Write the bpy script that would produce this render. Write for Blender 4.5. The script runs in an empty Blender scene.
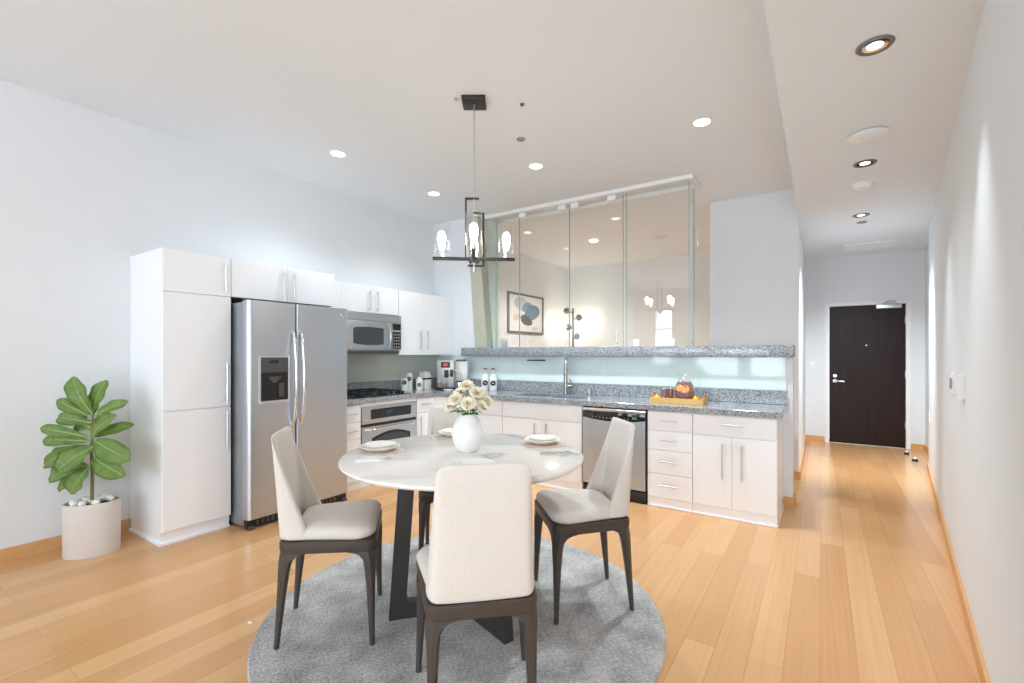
import bpy, bmesh, math, random
from mathutils import Vector, Matrix, noise
random.seed(7)
PI = math.pi
S = bpy.context.scene
COL = S.collection

# ---------------------------------------------------------------- camera
cam_d = bpy.data.cameras.new('camera')
cam = bpy.data.objects.new('camera', cam_d)
COL.objects.link(cam)
cam.location = (0, 0, 1.406)
cam.rotation_euler = (PI / 2, 0, math.radians(33.47))
cam_d.sensor_width = 36
cam_d.lens = 466.6 / 1024 * 36
cam_d.shift_y = 11.9 / 1024
cam_d.clip_start = 0.02
S.camera = cam

# ---------------------------------------------------------------- colour management, world
S.view_settings.view_transform = 'Standard'
S.view_settings.look = 'None'
S.view_settings.gamma = 1.0
S.view_settings.use_curve_mapping = False
S.view_settings.exposure = 0.43
S.cycles.use_denoising = True
S.cycles.max_bounces = 14
S.cycles.diffuse_bounces = 7
S.cycles.glossy_bounces = 6
S.cycles.transmission_bounces = 8
S.cycles.transparent_max_bounces = 16
S.cycles.caustics_reflective = False
S.cycles.caustics_refractive = False
S.cycles.sample_clamp_indirect = 6.0

world = bpy.data.worlds.new('sky')
S.world = world
world.use_nodes = True
wn = world.node_tree
bgn = wn.nodes['Background']
bgn.inputs['Color'].default_value = (0.80, 0.90, 1.0, 1)
bgn.inputs['Strength'].default_value = 1.7


def area(name, loc, rot, sx, sy, power, col=(1, 1, 1)):
    l = bpy.data.lights.new(name, 'AREA')
    l.shape = 'RECTANGLE'
    l.size, l.size_y, l.energy, l.color = sx, sy, power, col
    o = bpy.data.objects.new(name, l)
    COL.objects.link(o)
    o.location, o.rotation_euler = loc, rot
    return o


# daylight arriving through windows behind the camera; the last two windows are added
DAY = (0.735, 0.875, 1.0)
UP = PI / 2 + 0.22               # daylight bounced up from the ground outside as well
area('daylight_panel', (-3.775, -3.66, 1.91), (UP, 0, 0), 0.5, 1.62, 12, DAY)
area('daylight_panel', (-2.315, -3.66, 1.84), (UP, 0, 0), 1.05, 2.06, 36, DAY)
area('daylight_panel', (-1.13, -3.66, 1.84), (UP, 0, 0), 0.72, 2.06, 31, DAY)
area('daylight_panel', (0.825, -3.66, 1.43), (UP, 0, 0), 1.8, 2.55, 76, DAY)  # belongs to the wide rear window added for more light
area('daylight_panel', (2.02, -2.55, 1.5), (0, UP, 0), 2.3, 1.0, 6, DAY)  # belongs to the unseen side window added for more light


# ---------------------------------------------------------------- materials
def lin(r, g, b):
    f = lambda v: (v / 255 / 12.92) if v / 255 <= 0.04045 else ((v / 255 + 0.055) / 1.055) ** 2.4
    return (f(r), f(g), f(b), 1)


def newmat(name):
    m = bpy.data.materials.new(name)
    m.use_nodes = True
    nt = m.node_tree
    return m, nt, nt.nodes['Principled BSDF']


def N(nt, t, **k):
    n = nt.nodes.new(t)
    for a, v in k.items():
        if a in n.inputs:
            n.inputs[a].default_value = v
        else:
            setattr(n, a, v)
    return n


def ramp(nt, stops, interp='LINEAR'):
    n = nt.nodes.new('ShaderNodeValToRGB')
    n.color_ramp.interpolation = interp
    e = n.color_ramp.elements
    while len(e) < len(stops):
        e.new(0.5)
    for i, (p, c) in enumerate(stops):
        e[i].position, e[i].color = p, c
    return n


def plain(name, col, rough=0.5, metal=0.0, bump=0.0, bscale=200, spec=0.5, var=0.02, vscale=6):
    """principled surface with a slight procedural variation of tone and grain"""
    m, nt, p = newmat(name)
    tc = N(nt, 'ShaderNodeTexCoord')
    nz = N(nt, 'ShaderNodeTexNoise', Scale=vscale, Detail=3.0)
    nt.links.new(tc.outputs['Object'], nz.inputs['Vector'])
    c0 = tuple(max(0, v * (1 - var)) for v in col[:3]) + (1,)
    c1 = tuple(min(1, v * (1 + var)) for v in col[:3]) + (1,)
    r = ramp(nt, [(0.3, c0), (0.7, c1)])
    nt.links.new(nz.outputs['Fac'], r.inputs['Fac'])
    nt.links.new(r.outputs['Color'], p.inputs['Base Color'])
    p.inputs['Roughness'].default_value = rough
    p.inputs['Metallic'].default_value = metal
    p.inputs['Specular IOR Level'].default_value = spec
    if bump:
        n2 = N(nt, 'ShaderNodeTexNoise', Scale=bscale, Detail=2.0)
        nt.links.new(tc.outputs['Object'], n2.inputs['Vector'])
        b = N(nt, 'ShaderNodeBump', Strength=bump, Distance=0.002)
        nt.links.new(n2.outputs['Fac'], b.inputs['Height'])
        nt.links.new(b.outputs['Normal'], p.inputs['Normal'])
    return m


def emit(name, col, strength):
    m, nt, p = newmat(name)
    p.inputs['Base Color'].default_value = col
    p.inputs['Emission Color'].default_value = col
    p.inputs['Emission Strength'].default_value = strength
    return m


def thin_glass(name, tint=(0.97, 0.99, 0.98, 1), refl=1.0, rough=0.0, ior=1.5, haze=0.0):
    """pane of glass: clear straight-through view plus fresnel reflection"""
    m, nt, p = newmat(name)
    nt.nodes.remove(p)
    out = nt.nodes['Material Output']
    tr = N(nt, 'ShaderNodeBsdfTransparent', Color=tint)
    gl = N(nt, 'ShaderNodeBsdfGlossy', Roughness=rough, Color=(1, 1, 1, 1))
    f0 = ((ior - 1) / (ior + 1)) ** 2
    fr = N(nt, 'ShaderNodeLayerWeight', Blend=0.5)
    pw = N(nt, 'ShaderNodeMath', operation='POWER')
    pw.inputs[1].default_value = 5.0
    mu = N(nt, 'ShaderNodeMath', operation='MULTIPLY_ADD')
    mu.inputs[1].default_value = min(1.0, (1 - f0) * refl * 0.8)
    mu.inputs[2].default_value = f0 * refl
    mu.use_clamp = True
    nt.links.new(fr.outputs['Facing'], pw.inputs[0])
    mx = N(nt, 'ShaderNodeMixShader')
    nt.links.new(pw.outputs[0], mu.inputs[0])
    nt.links.new(mu.outputs[0], mx.inputs['Fac'])
    nt.links.new(tr.outputs[0], mx.inputs[1])
    nt.links.new(gl.outputs[0], mx.inputs[2])
    last = mx
    if haze:
        df = N(nt, 'ShaderNodeBsdfDiffuse', Color=(0.75, 0.82, 0.80, 1))
        m2 = N(nt, 'ShaderNodeMixShader')
        m2.inputs['Fac'].default_value = haze
        nt.links.new(mx.outputs[0], m2.inputs[1])
        nt.links.new(df.outputs[0], m2.inputs[2])
        last = m2
    nt.links.new(last.outputs[0], out.inputs['Surface'])
    return m


def mat_floor():
    m, nt, p = newmat('bamboo_plank_floor')
    tc = N(nt, 'ShaderNodeTexCoord')
    mp = N(nt, 'ShaderNodeMapping')
    mp.inputs['Rotation'].default_value = (0, 0, PI / 2)
    nt.links.new(tc.outputs['Object'], mp.inputs['Vector'])
    bk = N(nt, 'ShaderNodeTexBrick', Scale=1.0)
    bk.offset = 0.37
    bk.inputs['Color1'].default_value = (0, 0, 0, 1)
    bk.inputs['Color2'].default_value = (1, 1, 1, 1)
    bk.inputs['Mortar'].default_value = (0.5, 0.5, 0.5, 1)
    bk.inputs['Mortar Size'].default_value = 0.0012
    bk.inputs['Mortar Smooth'].default_value = 0.2
    bk.inputs['Brick Width'].default_value = 1.75
    bk.inputs['Row Height'].default_value = 0.14
    nt.links.new(mp.outputs[0], bk.inputs['Vector'])
    mp2 = N(nt, 'ShaderNodeMapping')
    mp2.inputs['Scale'].default_value = (70, 0.9, 1)
    nt.links.new(tc.outputs['Object'], mp2.inputs['Vector'])
    nz = N(nt, 'ShaderNodeTexNoise', Scale=1.0, Detail=5.0, Roughness=0.6)
    nt.links.new(mp2.outputs[0], nz.inputs['Vector'])
    base = ramp(nt, [(0.0, lin(208, 156, 105)), (0.5, lin(216, 166, 114)), (1.0, lin(223, 175, 124))])
    nt.links.new(bk.outputs['Color'], base.inputs['Fac'])
    st = ramp(nt, [(0.25, (0.90, 0.87, 0.83, 1)), (0.55, (1, 1, 1, 1)), (0.8, (1.0, 1.0, 1.0, 1))])
    nt.links.new(nz.outputs['Fac'], st.inputs['Fac'])
    mul = N(nt, 'ShaderNodeMix', data_type='RGBA', blend_type='MULTIPLY')
    mul.inputs[0].default_value = 1.0
    nt.links.new(base.outputs['Color'], mul.inputs[6])
    nt.links.new(st.outputs['Color'], mul.inputs[7])
    seam = N(nt, 'ShaderNodeMix', data_type='RGBA', blend_type='MIX')
    seam.inputs[7].default_value = lin(170, 118, 72)
    ms = N(nt, 'ShaderNodeMath', operation='MULTIPLY')
    ms.inputs[1].default_value = 0.65
    nt.links.new(bk.outputs['Fac'], ms.inputs[0])
    nt.links.new(ms.outputs[0], seam.inputs[0])
    nt.links.new(mul.outputs[2], seam.inputs[6])
    nt.links.new(seam.outputs[2], p.inputs['Base Color'])
    p.inputs['Roughness'].default_value = 0.22
    p.inputs['Specular IOR Level'].default_value = 0.55
    return m


def mat_granite(name, dark=False):
    m, nt, p = newmat(name)
    tc = N(nt, 'ShaderNodeTexCoord')
    v = N(nt, 'ShaderNodeTexVoronoi', Scale=150.0)
    nt.links.new(tc.outputs['Object'], v.inputs['Vector'])
    r = ramp(nt, [(0.0, lin(92, 97, 104)), (0.15, lin(128, 133, 140)), (0.42, lin(158, 162, 166)),
                  (0.7, lin(188, 190, 192)), (0.9, lin(160, 155, 150))], 'CONSTANT')
    sp = N(nt, 'ShaderNodeSeparateColor')
    nt.links.new(v.outputs['Color'], sp.inputs[0])
    nt.links.new(sp.outputs[0], r.inputs['Fac'])
    nt.links.new(r.outputs['Color'], p.inputs['Base Color'])
    p.inputs['Roughness'].default_value = 0.12
    return m


def mat_marble():
    m, nt, p = newmat('white_marble')
    tc = N(nt, 'ShaderNodeTexCoord')
    n1 = N(nt, 'ShaderNodeTexNoise', Scale=2.2, Detail=6.0, Roughness=0.55)
    nt.links.new(tc.outputs['Object'], n1.inputs['Vector'])
    add = N(nt, 'ShaderNodeMix', data_type='VECTOR')
    add.inputs[0].default_value = 0.35
    nt.links.new(tc.outputs['Object'], add.inputs[4])
    nt.links.new(n1.outputs['Color'], add.inputs[5])
    n2 = N(nt, 'ShaderNodeTexNoise', Scale=2.0, Detail=2.0)
    nt.links.new(add.outputs[1], n2.inputs['Vector'])
    b = N(nt, 'ShaderNodeMath', operation='SUBTRACT')
    b.inputs[1].default_value = 0.5
    nt.links.new(n2.outputs['Fac'], b.inputs[0])
    a = N(nt, 'ShaderNodeMath', operation='ABSOLUTE')
    nt.links.new(b.outputs[0], a.inputs[0])
    r = ramp(nt, [(0.0, lin(186, 180, 174)), (0.012, lin(222, 215, 208)), (0.05, lin(238, 232, 225))])
    nt.links.new(a.outputs[0], r.inputs['Fac'])
    nt.links.new(r.outputs['Color'], p.inputs['Base Color'])
    p.inputs['Roughness'].default_value = 0.14
    p.inputs['Specular IOR Level'].default_value = 0.3
    return m


def mat_steel(name, col=(0.54, 0.57, 0.61, 1), rough=0.38, axis=2):
    m, nt, p = newmat(name)
    tc = N(nt, 'ShaderNodeTexCoord')
    mp = N(nt, 'ShaderNodeMapping')
    sc = [4, 4, 4]
    sc[axis] = 260
    mp.inputs['Scale'].default_value = sc
    nt.links.new(tc.outputs['Object'], mp.inputs['Vector'])
    nz = N(nt, 'ShaderNodeTexNoise', Scale=1.0, Detail=3.0)
    nt.links.new(mp.outputs[0], nz.inputs['Vector'])
    r = ramp(nt, [(0.3, (rough * 0.96,) * 3 + (1,)), (0.7, (rough * 1.04,) * 3 + (1,))])
    nt.links.new(nz.outputs['Fac'], r.inputs['Fac'])
    nt.links.new(r.outputs['Color'], p.inputs['Roughness'])
    p.inputs['Base Color'].default_value = col
    p.inputs['Metallic'].default_value = 1.0
    return m


def mat_fabric(name, c0, c1, scale=420, bump=0.25):
    m, nt, p = newmat(name)
    tc = N(nt, 'ShaderNodeTexCoord')
    n1 = N(nt, 'ShaderNodeMapping')
    n1.inputs['Scale'].default_value = (1, 1, 3)
    nt.links.new(tc.outputs['Object'], n1.inputs['Vector'])
    nz = N(nt, 'ShaderNodeTexNoise', Scale=scale, Detail=2.0)
    nt.links.new(n1.outputs[0], nz.inputs['Vector'])
    r = ramp(nt, [(0.3, c0), (0.7, c1)])
    nt.links.new(nz.outputs['Fac'], r.inputs['Fac'])
    nt.links.new(r.outputs['Color'], p.inputs['Base Color'])
    b = N(nt, 'ShaderNodeBump', Strength=bump, Distance=0.002)
    nt.links.new(nz.outputs['Fac'], b.inputs['Height'])
    nt.links.new(b.outputs['Normal'], p.inputs['Normal'])
    p.inputs['Roughness'].default_value = 0.9
    p.inputs['Specular IOR Level'].default_value = 0.15
    p.inputs['Sheen Weight'].default_value = 0.15
    return m


def mat_rug():
    m, nt, p = newmat('grey_rug_weave')
    tc = N(nt, 'ShaderNodeTexCoord')
    mp = N(nt, 'ShaderNodeMapping')
    mp.inputs['Rotation'].default_value = (0, 0, math.radians(-33))
    mp.inputs['Scale'].default_value = (48, 160, 1)
    nt.links.new(tc.outputs['Object'], mp.inputs['Vector'])
    n1 = N(nt, 'ShaderNodeTexNoise', Scale=1.0, Detail=4.0, Roughness=0.7)
    nt.links.new(mp.outputs[0], n1.inputs['Vector'])
    n2 = N(nt, 'ShaderNodeTexNoise', Scale=5.0, Detail=4.0)
    nt.links.new(tc.outputs['Object'], n2.inputs['Vector'])
    mx = N(nt, 'ShaderNodeMath', operation='MULTIPLY_ADD')
    mx.inputs[1].default_value = 0.65
    nt.links.new(n1.outputs['Fac'], mx.inputs[0])
    m3 = N(nt, 'ShaderNodeMath', operation='MULTIPLY')
    m3.inputs[1].default_value = 0.35
    nt.links.new(n2.outputs['Fac'], m3.inputs[0])
    nt.links.new(m3.outputs[0], mx.inputs[2])
    r = ramp(nt, [(0.36, lin(124, 122, 121)), (0.49, lin(174, 171, 168)), (0.62, lin(220, 217, 213))])
    nt.links.new(mx.outputs[0], r.inputs['Fac'])
    nt.links.new(r.outputs['Color'], p.inputs['Base Color'])
    b = N(nt, 'ShaderNodeBump', Strength=0.5, Distance=0.004)
    nt.links.new(n1.outputs['Fac'], b.inputs['Height'])
    nt.links.new(b.outputs['Normal'], p.inputs['Normal'])
    p.inputs['Roughness'].default_value = 0.95
    p.inputs['Specular IOR Level'].default_value = 0.1
    return m


def mat_door_wood():
    m, nt, p = newmat('dark_espresso_wood')
    tc = N(nt, 'ShaderNodeTexCoord')
    mp = N(nt, 'ShaderNodeMapping')
    mp.inputs['Scale'].default_value = (40, 40, 1.5)
    nt.links.new(tc.outputs['Object'], mp.inputs['Vector'])
    nz = N(nt, 'ShaderNodeTexNoise', Scale=1.0, Detail=5.0)
    nt.links.new(mp.outputs[0], nz.inputs['Vector'])
    r = ramp(nt, [(0.3, lin(30, 18, 17)), (0.7, lin(44, 28, 25))])
    nt.links.new(nz.outputs['Fac'], r.inputs['Fac'])
    nt.links.new(r.outputs['Color'], p.inputs['Base Color'])
    p.inputs['Roughness'].default_value = 0.4
    p.inputs['Specular IOR Level'].default_value = 0.25
    return m


def mat_leaf(name, c0, c1):
    m, nt, p = newmat(name)
    tc = N(nt, 'ShaderNodeTexCoord')
    w = N(nt, 'ShaderNodeTexNoise', Scale=14.0, Detail=4.0)
    nt.links.new(tc.outputs['Object'], w.inputs['Vector'])
    r = ramp(nt, [(0.3, c0), (0.7, c1)])
    nt.links.new(w.outputs['Fac'], r.inputs['Fac'])
    nt.links.new(r.outputs['Color'], p.inputs['Base Color'])
    p.inputs['Roughness'].default_value = 0.45
    return m


M = dict(
    wall=plain('white_wall_paint', lin(227, 230, 233), 0.85, var=0.006),
    ceil=plain('white_ceiling_paint', lin(229, 235, 240), 0.9, var=0.006),
    trimwhite=plain('white_trim_paint', lin(238, 238, 238), 0.5, var=0.005),
    cab=plain('white_cabinet_lacquer', lin(246, 248, 251), 0.32, var=0.004),
    floor=mat_floor(),
    basewood=plain('honey_wood_trim', lin(214, 165, 112), 0.4, var=0.06, vscale=20),
    granite=mat_granite('grey_speckled_granite'),
    marble=mat_marble(),
    steel=mat_steel('brushed_stainless'),
    steelside=plain('grey_painted_steel', lin(160, 166, 172), 0.35, 0.6),
    chrome=plain('satin_nickel', (0.70, 0.70, 0.71, 1), 0.32, 1.0),
    nickel=plain('brushed_nickel', (0.46, 0.43, 0.40, 1), 0.28, 1.0),
    chromed=plain('polished_steel', (0.75, 0.75, 0.76, 1), 0.12, 1.0),
    black=plain('black_plastic', lin(22, 22, 24), 0.35),
    blackglass=plain('black_glass', lin(28, 30, 32), 0.06),
    ovenglass=plain('oven_window_glass', lin(62, 68, 74), 0.06),
    iron=plain('black_cast_iron', lin(26, 25, 25), 0.6),
    darkmetal=plain('dark_bronze_metal', lin(66, 63, 60), 0.45, 0.7),
    gunmetal=plain('gunmetal_grey', lin(92, 92, 92), 0.4, 0.6),
    chairwood=plain('dark_stained_chair_frame', lin(68, 61, 56), 0.42, var=0.05, vscale=30),
    tablebase=plain('charcoal_table_base', lin(50, 48, 46), 0.45),
    fabric=mat_fabric('cream_linen', lin(205, 197, 188), lin(233, 226, 218), 300, 0.4),
    rug=mat_rug(),
    door=mat_door_wood(),
    sage=plain('sage_green_paint', lin(184, 185, 167), 0.7),
    backsplash=plain('pale_aqua_back_painted_glass', lin(226, 242, 240), 0.05, var=0.004),
    backsplash_l=plain('sage_back_painted_glass', lin(212, 219, 208), 0.08, var=0.004),
    glass=thin_glass('clear_glass_pane', (0.975, 0.99, 0.985, 1), 1.6),
    glassedge=plain('green_glass_edge', lin(150, 176, 168), 0.1),
    tealglass=thin_glass('teal_frosted_glass', (0.80, 0.88, 0.86, 1), 1.0, 0.1, haze=0.25),
    shade=thin_glass('lamp_shade_glass', (0.985, 0.985, 0.98, 1), 1.0, ior=1.45),
    clearglass=thin_glass('tableware_glass', (0.98, 0.985, 0.985, 1), 1.1, ior=1.45, haze=0.06),
    bulb=emit('glowing_filament_bulb', (1.0, 0.94, 0.84, 1), 22),
    can=emit('glowing_downlight_lens', (1.0, 0.97, 0.92, 1), 5),
    canspot=emit('glowing_spot_lens', (1.0, 0.98, 0.95, 1), 5),
    ceramic=plain('white_glazed_ceramic', lin(240, 238, 234), 0.3),
    plate=plain('cream_stoneware', lin(238, 233, 226), 0.35),
    mat=plain('tan_woven_mat', lin(216, 200, 184), 0.9, bump=0.4, bscale=300),
    planter=plain('beige_stone_planter', lin(214, 207, 201), 0.75, bump=0.15, bscale=150),
    soil=plain('dark_potting_soil', lin(70, 50, 38), 0.95, bump=1.0, bscale=60, var=0.3, vscale=60),
    pebble=plain('white_pebble', lin(238, 236, 232), 0.6),
    leaf=mat_leaf('fig_leaf', lin(128, 162, 84), lin(154, 184, 108)),
    rib=plain('pale_leaf_rib', lin(178, 198, 128), 0.5),
    stem=plain('green_brown_stem', lin(112, 116, 66), 0.7),
    rose=plain('cream_rose_petal', lin(242, 232, 208), 0.7, var=0.09, vscale=70),
    roseheart=plain('golden_rose_heart', lin(205, 180, 120), 0.8),
    green=mat_leaf('rose_leaf', lin(50, 118, 42), lin(84, 150, 66)),
    bamboo=plain('bamboo_tray_wood', lin(222, 178, 108), 0.5, var=0.08, vscale=30),
    rope=plain('brown_rattan', lin(178, 128, 76), 0.7),
    drink=plain('red_fruit_punch', lin(140, 42, 34), 0.15, var=0.25, vscale=40),
    orange=plain('orange_slice', lin(240, 160, 60), 0.5, var=0.1, vscale=60),
    lemon=plain('yellow_lemon', lin(245, 195, 30), 0.45, bump=0.3),
    coffee=plain('amber_coffee', lin(150, 70, 25), 0.2),
    red=emit('red_display_digits', (1.0, 0.03, 0.02, 1), 0.7),
    green_led=emit('green_display', (0.05, 0.35, 0.17, 1), 0.1),
    silver=plain('silver_plastic', lin(196, 193, 190), 0.35, 0.3),
    woodlid=plain('light_wood_lid', lin(200, 140, 80), 0.6),
    redcap=plain('copper_bottle_cap', lin(150, 112, 100), 0.4, 0.3),
    label=plain('black_label', lin(35, 35, 37), 0.6),
    paper=plain('off_white_paper', lin(228, 227, 224), 0.9),
    cream=plain('cream_card', lin(232, 220, 196), 0.8),
    blue=plain('pale_blue_vinyl', lin(150, 180, 200), 0.6),
    frame=plain('taupe_picture_frame', lin(92, 84, 78), 0.5),
    p1=plain('grey_wash_paint', lin(186, 192, 194), 0.9),
    p2=plain('blue_grey_paint', lin(118, 146, 156), 0.9, var=0.15, vscale=12),
    p3=plain('teal_paint', lin(92, 128, 140), 0.9, var=0.15, vscale=12),
    p4=plain('charcoal_paint', lin(74, 76, 78), 0.9, var=0.1),
    p5=plain('blush_paint', lin(214, 196, 186), 0.9),
    vent=plain('white_vent_metal', lin(238, 242, 246), 0.6),
    spotring=plain('dark_grey_ring', lin(112, 110, 108), 0.5),
    greyplastic=plain('grey_plastic', lin(150, 150, 150), 0.6),
)


# ---------------------------------------------------------------- mesh helpers
def B():
    return bmesh.new()


def box(bm, x0, x1, y0, y1, z0, z1, bev=0.0, seg=2):
    r = bmesh.ops.create_cube(bm, size=1.0)
    vs = r['verts']
    bmesh.ops.scale(bm, vec=(abs(x1 - x0), abs(y1 - y0), abs(z1 - z0)), verts=vs)
    bmesh.ops.translate(bm, vec=((x0 + x1) / 2, (y0 + y1) / 2, (z0 + z1) / 2), verts=vs)
    if bev:
        es = list({e for v in vs for e in v.link_edges})
        bmesh.ops.bevel(bm, geom=es, offset=bev, segments=seg, profile=0.5, affect='EDGES')
    return bm


def prism(bm, pts, a0, a1, axis='z', bev=0.0):
    """extrude a polygon: axis z -> pts are (x,y); axis y -> (x,z); axis x -> (y,z)"""
    def P(p, a):
        return {'z': (p[0], p[1], a), 'y': (p[0], a, p[1]), 'x': (a, p[0], p[1])}[axis]
    lo = [bm.verts.new(P(p, a0)) for p in pts]
    hi = [bm.verts.new(P(p, a1)) for p in pts]
    f = [bm.faces.new(lo[::-1]), bm.faces.new(hi)]
    n = len(pts)
    for i in range(n):
        f.append(bm.faces.new((lo[i], lo[(i + 1) % n], hi[(i + 1) % n], hi[i])))
    bmesh.ops.recalc_face_normals(bm, faces=f)
    if bev:
        es = [e for e in f[1].edges] + [e for e in f[0].edges]
        bmesh.ops.bevel(bm, geom=es, offset=bev, segments=3, profile=0.5, affect='EDGES')
    return bm


def lathe(bm, prof, c=(0, 0, 0), n=32, sx=1.0, sy=1.0, rot=0.0):
    rings = []
    for r, z in prof:
        if r <= 1e-6:
            rings.append([bm.verts.new((c[0], c[1], c[2] + z))])
        else:
            ring = []
            for i in range(n):
                a = 2 * PI * i / n
                x, y = r * math.cos(a) * sx, r * math.sin(a) * sy
                ring.append(bm.verts.new((c[0] + x * math.cos(rot) - y * math.sin(rot),
                                          c[1] + x * math.sin(rot) + y * math.cos(rot), c[2] + z)))
            rings.append(ring)
    fs = []
    for a, b in zip(rings, rings[1:]):
        for i in range(n):
            j = (i + 1) % n
            if len(a) == 1 and len(b) == 1:
                continue
            if len(a) == 1:
                fs.append(bm.faces.new((a[0], b[i], b[j])))
            elif len(b) == 1:
                fs.append(bm.faces.new((a[i], b[0], a[j])))
            else:
                fs.append(bm.faces.new((a[i], b[i], b[j], a[j])))
    if len(rings[0]) > 1 and prof[0] != prof[-1]:
        fs.append(bm.faces.new(rings[0]))
    if len(rings[-1]) > 1 and prof[0] != prof[-1]:
        fs.append(bm.faces.new(rings[-1]))
    bmesh.ops.recalc_face_normals(bm, faces=fs)
    return bm


def cyl(bm, c, r, h, n=24, bev=0.0):
    if bev:
        return lathe(bm, [(0, 0), (r - bev, 0), (r, bev), (r, h - bev), (r - bev, h), (0, h)], c, n)
    return lathe(bm, [(0, 0), (r, 0), (r, h), (0, h)], c, n)


def tube(bm, path, r, n=10, cap=True):
    """round tube along a path; r a number or one radius per point"""
    pts = [Vector(p) for p in path]
    rs = r if isinstance(r, (list, tuple)) else [r] * len(pts)
    rings = []
    up = None
    for i, p in enumerate(pts):
        d = (pts[min(i + 1, len(pts) - 1)] - pts[max(i - 1, 0)]).normalized()
        if up is None:
            up = Vector((0, 0, 1)) if abs(d.z) < 0.9 else Vector((1, 0, 0))
        s = d.cross(up)
        if s.length < 1e-4:
            s = d.cross(Vector((0, 1, 0)))
        s.normalize()
        up = s.cross(d).normalized()
        rings.append([bm.verts.new(p + (s * math.cos(2 * PI * k / n) + up * math.sin(2 * PI * k / n)) * rs[i]) for k in range(n)])
    fs = []
    for a, b in zip(rings, rings[1:]):
        for k in range(n):
            fs.append(bm.faces.new((a[k], a[(k + 1) % n], b[(k + 1) % n], b[k])))
    if cap:
        fs += [bm.faces.new(rings[0][::-1]), bm.faces.new(rings[-1])]
    bmesh.ops.recalc_face_normals(bm, faces=fs)
    return bm


def loft(bm, sections):
    """sections: list of lists of points (same count), capped"""
    rings = [[bm.verts.new(p) for p in s] for s in sections]
    n = len(rings[0])
    fs = []
    for a, b in zip(rings, rings[1:]):
        for k in range(n):
            fs.append(bm.faces.new((a[k], a[(k + 1) % n], b[(k + 1) % n], b[k])))
    fs += [bm.faces.new(rings[0][::-1]), bm.faces.new(rings[-1])]
    bmesh.ops.recalc_face_normals(bm, faces=fs)
    return bm


def sphere(bm, c, r, sx=1, sy=1, sz=1, u=20, v=12):
    rr = bmesh.ops.create_uvsphere(bm, u_segments=u, v_segments=v, radius=r)
    bmesh.ops.scale(bm, vec=(sx, sy, sz), verts=rr['verts'])
    bmesh.ops.translate(bm, vec=c, verts=rr['verts'])
    return bm


def xform(bm, mat, verts=None):
    bmesh.ops.transform(bm, matrix=mat, verts=verts or bm.verts[:])
    return bm


ORIG = {}


def obj(name, bm, mat, parent=None, smooth=True, angle=35):
    """link a bmesh as ONE object; the mesh is given in world coordinates (or the local ones of a Local parent)"""
    root = parent
    while root is not None and root.parent is not None:
        root = root.parent
    if root is not None and ORIG.get(root.name) is not None:
        bmesh.ops.translate(bm, vec=-ORIG[root.name], verts=bm.verts[:])
    me = bpy.data.meshes.new(name)
    bm.to_mesh(me)
    bm.free()
    me.materials.append(mat)
    if smooth:
        me.polygons.foreach_set('use_smooth', [True] * len(me.polygons))
        me.set_sharp_from_angle(angle=math.radians(angle))
    o = bpy.data.objects.new(name, me)
    COL.objects.link(o)
    if parent is not None:
        o.parent = parent
    return o


def thing(name, label, cat, loc=(0, 0, 0), group=None, local=False, rotz=0.0):
    """Empty at the base of a thing; children are parts. local=True: parts are built in its own frame"""
    o = bpy.data.objects.new(name, None)
    o.empty_display_size = 0.1
    COL.objects.link(o)
    o.location = loc
    o.rotation_euler = (0, 0, rotz)
    o['label'], o['category'] = label, cat
    if group:
        o['group'] = group
    ORIG[o.name] = None if local else Vector(loc)
    return o


def solo(name, bm, mat, label, cat, group=None, **k):
    """a thing that is one mesh; its origin goes to the base of the mesh"""
    lo = Vector([min(v.co[i] for v in bm.verts) for i in range(3)])
    hi = Vector([max(v.co[i] for v in bm.verts) for i in range(3)])
    c = Vector(((lo.x + hi.x) / 2, (lo.y + hi.y) / 2, lo.z))
    bmesh.ops.translate(bm, vec=-c, verts=bm.verts[:])
    o = obj(name, bm, mat, None, **k)
    o.location = c
    o['label'], o['category'] = label, cat
    if group:
        o['group'] = group
    return o


def struct(name, bm, mat, smooth=False, parent=None):
    o = obj(name, bm, mat, parent, smooth=smooth)
    if parent is None:
        o['kind'] = 'structure'
    return o


def dup(root, loc=None, rotz=None, label=None, group=None):
    r = root.copy()
    COL.objects.link(r)
    if loc is not None:
        r.location = loc
    if rotz is not None:
        r.rotation_euler = (0, 0, rotz)
    if label:
        r['label'] = label
    if group:
        r['group'] = group
    ORIG[r.name] = ORIG.get(root.name)

    def rec(src, dst):
        for ch in list(src.children):
            if ch == dst or ch.name == r.name:
                continue
            c = ch.copy()
            COL.objects.link(c)
            c.parent = dst
            rec(ch, c)
    rec(root, r)
    return r


# ---------------------------------------------------------------- room shell
ZC, ZS = 3.25, 2.913            # main ceiling, corridor ceiling
XL, XS = -4.6, -0.205           # left wall, soffit edge
bm = B(); box(bm, -4.75, 2.0, -3.65, 9.3, -0.1, 0.0)
struct('floor', bm, M['floor'])
bm = B(); box(bm, -4.75, XS, -3.65, 9.3, ZC, ZC + 0.1)
struct('ceiling', bm, M['ceil'])
bm = B(); box(bm, XS, 2.0, -3.65, 9.08, ZS, ZC + 0.1)
struct('ceiling_corridor', bm, M['ceil'])
bm = B()
box(bm, -4.75, XL, -3.65, 9.3, 0, ZC)
struct('wall_left', bm, M['wall'])
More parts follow.
